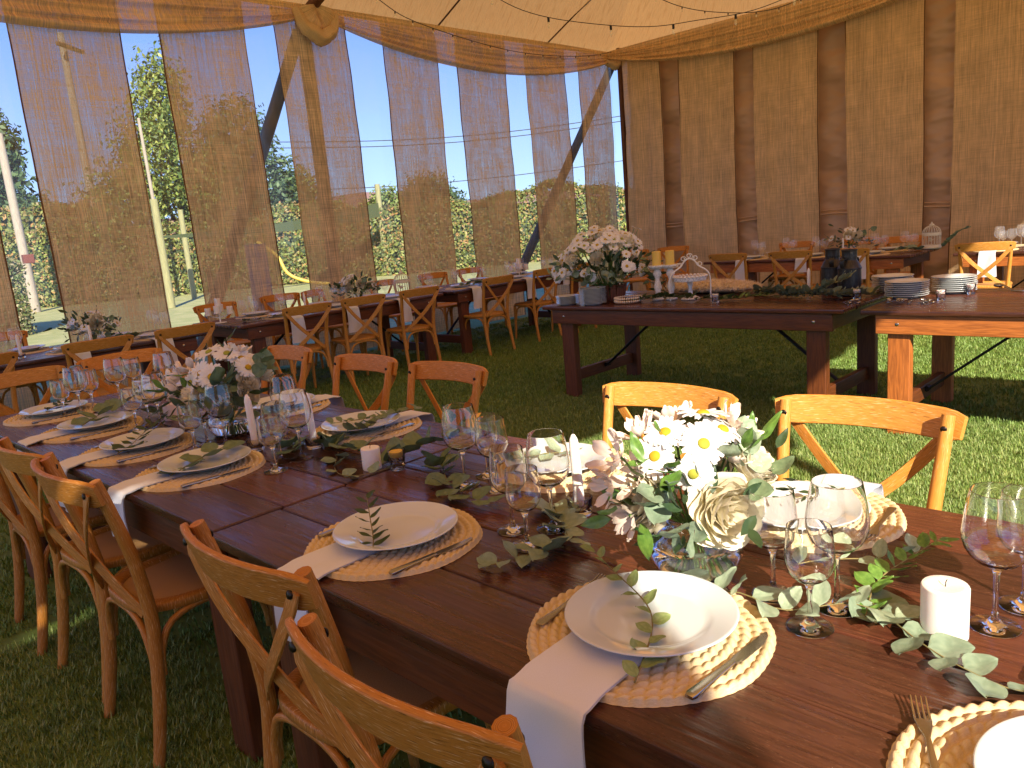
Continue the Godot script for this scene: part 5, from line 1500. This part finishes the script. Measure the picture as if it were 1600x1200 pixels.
	# greenery runs
	sprig("green leaf garland under the candlesticks and cake stand", [Vector3(4.95, 0.77, -3.6), Vector3(5.02, 0.79, -3.4), Vector3(5.03, 0.8, -3.2), Vector3(5.06, 0.79, -3.05), Vector3(5.05, 0.785, -2.9), Vector3(5.12, 0.78, -2.7), Vector3(5.25, 0.79, -2.55)], 90, 0.065, 2, M.dark_leaf, 91, 0.7, "leaf_garland")
	sprig("bright green sprig ending the garland by the tea light", [Vector3(5.08, 0.77, -2.85), Vector3(5.14, 0.785, -2.7), Vector3(5.2, 0.79, -2.52)], 22, 0.05, 2, M.green_leaf, 92, 0.7)
	for i in 3:
		sprig(["olive garland spread left of the milk cans", "olive garland in front of the milk cans", "olive branches standing before the right milk can"][i], [[Vector3(5.5, 0.77, -2.75), Vector3(5.38, 0.79, -2.55), Vector3(5.3, 0.8, -2.35)], [Vector3(5.35, 0.77, -2.5), Vector3(5.25, 0.79, -2.25), Vector3(5.2, 0.79, -2.0), Vector3(5.35, 0.78, -1.85)], [Vector3(5.25, 0.78, -2.2), Vector3(5.24, 0.85, -2.1), Vector3(5.26, 0.9, -1.98)]][i], [90, 130, 30][i], 0.085, 2, M.olive_leaf, 94 + i, 0.9, "olive_garland")
	# milk cans
	for q in [[Vector3(5.56, T, -2.2), 0.3, "left dark metal milk can, set farther back"], [Vector3(5.42, T, -2.03), -0.2, "right dark metal milk can, nearer to us"]]:
		t = thing("milk_can", q[2], "milk can", q[0], q[1], "dark metal milk cans")
		b = MB.new()
		b.lathe([Vector2(0, 0), Vector2(0.076, 0), Vector2(0.078, 0.006), Vector2(0.076, 0.012), Vector2(0.076, 0.178), Vector2(0.079, 0.182), Vector2(0.079, 0.188), Vector2(0.075, 0.193), Vector2(0.062, 0.222), Vector2(0.05, 0.238), Vector2(0.0485, 0.245)], 32)
		part(t, "body", b.done(), M.can_metal)
		b = MB.new()
		b.lathe([Vector2(0.0485, 0.245), Vector2(0.0485, 0.262), Vector2(0.0505, 0.265), Vector2(0.0485, 0.268), Vector2(0.0485, 0.3), Vector2(0.052, 0.306), Vector2(0.0535, 0.311), Vector2(0.05, 0.314), Vector2(0.046, 0.31), Vector2(0.0455, 0.25), Vector2(0, 0.246)], 32)
		part(t, "neck", b.done(), M.can_metal)
		for s in [-1, 1]:
			b = MB.new()
			b.bar(curve([Vector3(s * 0.05, 0.252, 0), Vector3(s * 0.085, 0.25, 0), Vector3(s * 0.092, 0.22, 0), Vector3(s * 0.078, 0.192, 0)], 10), 0.03, 0.006, Vector3(0, 0.4, 1).cross(Vector3(0, 0, 1)) if false else Vector3(s, 0.5, 0))
			part(t, "handle", b.done(), M.can_metal)
	taper_candle("white taper candle left of the milk cans", Vector3(5.53, T, -2.36), 0.19, 0.0, Vector2.ZERO)
	# a heap of small spoons, and a ladle
	for q in [[Vector3(5.0, T, -1.52), 16, 0.12, "heap of small grey spoons before the plate stacks"], [Vector3(4.97, T, -1.86), 5, 0.035, "few small grey spoons before the lone tea light"]]:
		rng.seed = 99
		t = thing("spoon_heap", q[3], "spoons", q[0])
		for i in q[1]:
			b = MB.new()
			var x := rnd(-q[2], q[2])
			b.bar([Vector3(-0.05, 0, 0), Vector3(-0.01, 0.002, 0), Vector3(0.03, 0, 0)], 0.012, 0.004, Vector3.UP, [0.8, 0.5, 0.6])
			b.ball(Vector3(0.045, 0.003, 0), Vector3(0.02, 0.006, 0.014), 8, 5)
			part(t, "spoon", b.done(), M.steel, Vector3(rnd(-0.02, 0.02), 0.004 + 0.006 * (i % 4), x), Basis(Vector3.UP, rnd(-0.5, 0.5)))
	t = thing("ladle", "steel serving ladle lying at the right of the serving table", "ladle", Vector3(5.62, T, -1.12), 0.9)
	b = MB.new()
	b.bar([Vector3(-0.11, 0.01, 0), Vector3(-0.02, 0.006, 0), Vector3(0.08, 0.04, 0)], 0.022, 0.005, Vector3.UP)
	part(t, "handle", b.done(), M.steel)
	b = MB.new()
	b.ball(Vector3(0.1, 0.03, 0), Vector3(0.034, 0.014, 0.026), 12, 8)
	part(t, "bowl", b.done(), M.steel)

# ---------------------------------------------------------------- the rows along the walls
func bird_cage(label: String, at: Vector3, s := 1.0):
	var t = thing("bird_cage", label, "bird cage", at, 0.0, "cream wire bird cages")
	var R := 0.095 * s
	var h := 0.15 * s
	var b := MB.new()
	b.lathe([Vector2(0, 0), Vector2(R * 1.1, 0), Vector2(R * 1.1, 0.02 * s), Vector2(R, 0.045 * s), Vector2(R * 0.97, 0.045 * s), Vector2(R * 0.96, 0.02 * s), Vector2(0, 0.018 * s)], 28)
	part(t, "base", b.done(), M.cage_cream)
	b = MB.new()
	b.lathe([Vector2(R * 0.98, h), Vector2(R * 1.04, h), Vector2(R * 1.04, h + 0.035 * s), Vector2(R * 0.98, h + 0.035 * s)], 28)
	part(t, "band", b.done(), M.cage_cream)
	for i in 20:
		var a := TAU * i / 20
		b = MB.new()
		var pts := [Vector3(R * cos(a), 0.03 * s, R * sin(a)), Vector3(R * cos(a), h + 0.03 * s, R * sin(a))]
		for j in range(1, 6):
			var e := j / 5.0 * PI / 2
			pts.push_back(Vector3(R * cos(a) * cos(e), h + 0.03 * s + 0.085 * s * sin(e), R * sin(a) * cos(e)))
		b.tube(pts, 0.0028 * s, 5)
		part(t, "wire", b.done(), M.cage_cream)
	b = MB.new()
	b.ball(Vector3(0, h + 0.122 * s, 0), Vector3(0.028, 0.014, 0.028) * s, 10, 6)
	b.ball(Vector3(0, h + 0.142 * s, 0), Vector3(0.009, 0.014, 0.009) * s, 8, 6)
	part(t, "finial", b.done(), M.cage_cream)
	b = MB.new()
	b.ball(Vector3(-0.02, 0.1 * s, 0.0), Vector3(0.03, 0.018, 0.016) * s, 10, 7)
	b.ball(Vector3(-0.05 * s, 0.118 * s, 0.0), Vector3(0.012, 0.012, 0.012) * s, 8, 6)
	b.bar([Vector3(0.0, 0.1 * s, 0), Vector3(0.05 * s, 0.105 * s, 0)], 0.016 * s, 0.004 * s, Vector3.UP)
	part(t, "bird_ornament", b.done(), M.cage_cream)

func glass_group(at: Vector3, spread: Vector3, where: String, g: String):
	var perp := Vector3(-spread.z, 0, spread.x)
	glass("L", 1, at.x, at.z, "tall wine glass " + where, g)
	glass("M", 1, at.x + spread.x + perp.x * 0.4, at.z + spread.z + perp.z * 0.4, "medium wine glass " + where, g)
	glass("S", 1, at.x + spread.x * 0.4 - perp.x * 0.8, at.z + spread.z * 0.4 - perp.z * 0.8, "small wine glass " + where, g)

func far_bouquet(label: String, at: Vector3, w: float, h: float, sd: int, nd: int, nm: int, dark: int):
	rng.seed = sd
	var fl := []
	for i in nm:
		var a := rnd(-1.2, 1.2)
		fl.push_back(["rose" if i % 2 else "mum", w * 0.6 * sin(a), h * rnd(0.62, 0.8), w * 0.6 * cos(a), rnd(0.05, 0.062), [0, 0, 0.8]])
	for i in nd:
		var a := rnd(-PI, PI)
		var el := rnd(0.1, 1.4)
		fl.push_back(["daisy", w * sin(a) * cos(el), h * (0.5 + 0.5 * sin(el)), w * cos(a) * cos(el) * 0.8, rnd(0.035, 0.045), [0, 0, 0.4]])
	bouquet(label, at, fl, h * 0.35, [[2, "dark_leaf", 0.0, h * 0.55, w * 0.3, 0.08, dark, w * 0.45], [0, "gum_leaf_2", w * 0.7, h * 0.6, 0.05, 0.06, dark / 3, w * 0.3], [2, "olive_leaf", -w * 0.8, h * 0.55, 0.0, 0.07, dark / 3, w * 0.25]], sd + 1)
	var t = thing("flower_bowl", "low bowl under the " + label, "bowl", at)
	var b := MB.new()
	b.lathe([Vector2(0, 0), Vector2(0.05, 0), Vector2(0.085, 0.05), Vector2(0.07, 0.1), Vector2(0.066, 0.1), Vector2(0.08, 0.05), Vector2(0.0, 0.006)], 20)
	part(t, "bowl", b.done(), M.thin_glass)

func make_side_rows():
	var T := 0.7605
	var H := PI / 2
	var wg := "glasses on the window-side tables"
	var near := [1.15, 1.95, 2.58, 3.84, 4.48, 5.14, 6.22, 7.15, 7.85]
	var nth := ["first", "second", "third", "fourth", "fifth", "sixth", "seventh", "eighth", "ninth"]
	for i in near.size():
		var w: String = "at the %s near place from left on the window side" % nth[i]
		setting(Vector3(near[i], 0, -6.85), 0.0, w, {"lod": 1, "napkin": [1, 1, 0, 0, 0, 0, 0, 0, 1][i], "cut": i < 6 and i > 0, "row": "window side", "nz": 0.02})
		if i > 0: glass_group(Vector3(near[i] + 0.12, 0, -7.08), Vector3(0.09, 0, 0.03), w, wg)
	var far := [1.75, 2.45, 3.82, 4.6, 5.25, 6.1, 6.98, 7.75]
	for i in far.size():
		var w: String = "at the %s far place from left on the window side" % nth[i]
		setting(Vector3(far[i], 0, -7.36), PI, w, {"lod": 1, "cut": i < 3, "row": "far window side"})
		glass_group(Vector3(far[i] - 0.1, 0, -7.2), Vector3(-0.09, 0, 0.02), w, wg)
	far_bouquet("white flowers and dark leaves at the window table's left", Vector3(2.2, T, -7.1), 0.2, 0.27, 131, 12, 4, 60)
	far_bouquet("dark leafy white bouquet before the middle pole", Vector3(4.9, T, -7.1), 0.21, 0.29, 133, 10, 3, 80)
	taper_candle("white taper before the left window-side flowers", Vector3(2.1, T, -6.86), 0.18, 0.03, Vector2(0.0, 0.02), "small holder before the left window-side flowers")
	taper_candle("white taper at the far left by the window-side chair backs", Vector3(1.6, T, -6.92), 0.18, 0.03, Vector2(0.0, 0.02), "small holder at the far left by the chair backs")
	taper_candle("white taper left of the dark leafy bouquet", Vector3(4.25, T, -7.1), 0.18, 0.03, Vector2.ZERO, "small holder left of the dark leafy bouquet")
	bird_cage("cream bird cage on the window-side table", Vector3(5.52, T, -7.08), 0.95)
	pillar_candle("short white pillar candle right of the window-side bird cage", Vector3(5.92, T, -6.98), 0.03, 0.07)
	var k := 0
	for q in [[Vector3(3.36, T, -7.18), "left"], [Vector3(7.5, T, -7.1), "right"]]:
		var t = thing("tiered_candle_stand", "tiered stand of pillar candles at %s on the window side" % ["far left", "far right"][k], "candle stand", q[0])
		var b := MB.new()
		b.tube([Vector3(0, 0, 0), Vector3(0, 0.16, 0)], 0.008, 7)
		b.lathe([Vector2(0, 0), Vector2(0.06, 0), Vector2(0.055, 0.01), Vector2(0, 0.012)], 18)
		part(t, "stem", b.done(), M.white_metal)
		for i in 5:
			var a := TAU * i / 4 + 0.6
			var r := 0.0 if i == 4 else 0.1
			var p := Vector3(r * cos(a), 0.17 if i == 4 else 0.085 + 0.02 * (i % 2), r * sin(a))
			b = MB.new()
			b.tube([Vector3(0, p.y - 0.03, 0), p * Vector3(0.6, 1, 0.6) - Vector3(0, 0.02, 0), p], 0.005, 5)
			b.lathe([Vector2(0, p.y - 0.004), Vector2(0.036, p.y - 0.004), Vector2(0.038, p.y), Vector2(0, p.y)], 14, Vector3(p.x, 0, p.z))
			part(t, "arm", b.done(), M.white_metal)
			pillar_candle("white pillar candle on the %s tiered stand, %s" % [["left-hand", "right-hand"][k], "at the top" if i == 4 else ["back left", "front left", "front right", "back right"][i] + " arm"], q[0] + p, 0.029, 0.07)
		k += 1
	sprig("leafy garland along the window-side table's left end", [Vector3(3.45, 0.77, -6.95), Vector3(3.7, 0.78, -6.75), Vector3(4.0, 0.775, -6.68), Vector3(4.25, 0.77, -6.72)], 40, 0.06, 2, M.olive_leaf, 141, 0.6, "leaf_garland")
	sprig("eucalyptus tips right of the short pillar on the window side", [Vector3(6.2, 0.77, -6.9), Vector3(6.35, 0.79, -6.85), Vector3(6.5, 0.79, -6.75)], 14, 0.08, 0, M.gum_leaf_2, 142, 0.8, "eucalyptus_spray")
	sprig("eucalyptus sprig between the two left window-side chairs", [Vector3(2.2, 0.77, -6.75), Vector3(2.3, 0.81, -6.68), Vector3(2.38, 0.83, -6.62)], 9, 0.08, 0, M.gum_leaf_2, 143, 0.8, "eucalyptus_spray")
	# the brown wall's row
	var rg := "glasses on the brown wall's tables"
	var rn := [-4.58, -3.82, -3.16, -1.95, -1.3]
	for i in rn.size():
		var w: String = "at the %s near place from left on the brown wall" % nth[i]
		setting(Vector3(9.07, 0, rn[i]), -H, w, {"lod": 1, "napkin": 0 if i != 1 else 1, "cut": false, "row": "brown wall side", "nz": 0.02})
		glass_group(Vector3(9.3, 0, rn[i] - 0.08 + 0.02 * i), Vector3(0.03, 0, 0.1), w, rg)
	var rf := [-4.5, -3.66, -3.12, -2.0, -1.35]
	for i in rf.size():
		var w: String = "at the %s far place from left on the brown wall" % nth[i]
		setting(Vector3(9.58, 0, rf[i]), H, w, {"lod": 1, "cut": false, "row": "far brown wall side"})
		glass_group(Vector3(9.42, 0, rf[i] + 0.2), Vector3(0.02, 0, 0.1), w, rg)
	far_bouquet("white bouquet on the brown wall's table behind the cans", Vector3(9.32, T, -3.5), 0.2, 0.3, 151, 14, 4, 40)
	taper_candle("white taper before the bouquet on the brown wall's table", Vector3(9.15, T, -3.5), 0.19, 0.03, Vector2.ZERO, "small holder before the brown wall's bouquet")
	bird_cage("cream bird cage on the brown wall's table end", Vector3(9.62, T, -2.7), 0.98)
	sprig("grey-green eucalyptus rising right of the brown wall's bird cage", [Vector3(9.7, 0.77, -2.62), Vector3(9.71, 0.86, -2.53), Vector3(9.72, 0.93, -2.46), Vector3(9.73, 0.97, -2.36)], 26, 0.055, 0, M.gum_leaf_0, 152, 0.7, "eucalyptus_spray")
	sprig("eucalyptus lying left of the brown wall's bird cage", [Vector3(9.45, 0.775, -2.75), Vector3(9.35, 0.79, -2.85), Vector3(9.3, 0.79, -2.95)], 14, 0.08, 0, M.gum_leaf_0, 153, 0.7, "eucalyptus_spray")

# ---------------------------------------------------------------- grass
func make_grass():
	rng.seed = 5
	for kind in 2:
		var b := MB.new()
		b.tint = Color.WHITE
		var cols := [lin(106, 134, 60), lin(126, 154, 76), lin(92, 120, 52), lin(146, 164, 94)]
		for i in (16 if kind == 0 else 12):
			var a := rnd(0, TAU)
			var r := (0.035 if kind == 0 else 0.05) * sqrt(rng.randf())
			var p := Vector3(r * cos(a), 0, r * sin(a))
			var h := rnd(0.014, 0.03)
			var w := rnd(0.0013, 0.0022) * (1.0 if kind == 0 else 1.9)
			var la := rnd(0, TAU)
			var ln := Vector3(cos(la), 0, sin(la)) * h * rnd(0.15, 0.8)
			var sd := Vector3(-sin(la), 0, cos(la)) * w
			b.tint = cols[rng.randi() % 4] * rnd(0.85, 1.15)
			var k := b.vert(p - sd)
			b.vert(p + sd); b.vert(p + sd * 0.75 + ln * 0.35 + Vector3.UP * h * 0.6); b.vert(p - sd * 0.75 + ln * 0.35 + Vector3.UP * h * 0.6); b.vert(p + ln + Vector3.UP * h)
			b.quad(k, k + 1, k + 2, k + 3); b.tri(k + 3, k + 2, k + 4)
		var mesh = b.done()
		var areas: Array = [[[1.7, 5.2, -4.2, 0.8, 1300], [-0.8, 0.95, -3.4, -0.4, 1300]], [[1.5, 5.2, -7.0, -4.2, 560], [5.2, 9.4, -7.4, 0.2, 520], [-0.8, 1.4, -6.0, -3.4, 400], [0.95, 1.7, -4.3, -0.2, 300], [3.0, 11.4, -8.3, -7.0, 200], [9.4, 11.5, -7.0, 0.0, 160]]][kind]
		var xs := []
		for q in areas:
			var n := int((q[1] - q[0]) * (q[3] - q[2]) * q[4])
			for i in n:
				var s := rnd(0.75, 1.25)
				xs.push_back(Transform3D(Basis(Vector3.UP, rnd(0, TAU)).scaled(Vector3(s, s * rnd(0.8, 1.2), s)), Vector3(rnd(q[0], q[1]), -0.004, rnd(q[2], q[3]))))
		var mm := MultiMesh.new()
		mm.transform_format = MultiMesh.TRANSFORM_3D
		mm.use_colors = true
		mm.mesh = mesh
		mm.instance_count = xs.size()
		for i in xs.size():
			mm.set_instance_transform(i, xs[i])
			var p: Vector3 = xs[i].origin
			var dry := 0.5 + 0.5 * sin(p.x * 2.3 + sin(p.z * 1.7) * 2.0)
			mm.set_instance_color(i, Color(1, 1, 1).lerp(Color(1.22, 1.06, 0.95), dry * rng.randf()) * rnd(0.85, 1.15))
		var o := MultiMeshInstance3D.new()
		o.name = numbered("grass")
		o.multimesh = mm
		o.material_override = M.grass
		add_child(o)
		o.set_meta("kind", "stuff")
		o.set_meta("label", ["short mown grass between the near tables", "short mown grass farther across the tent floor"][kind])
		o.set_meta("category", "grass")
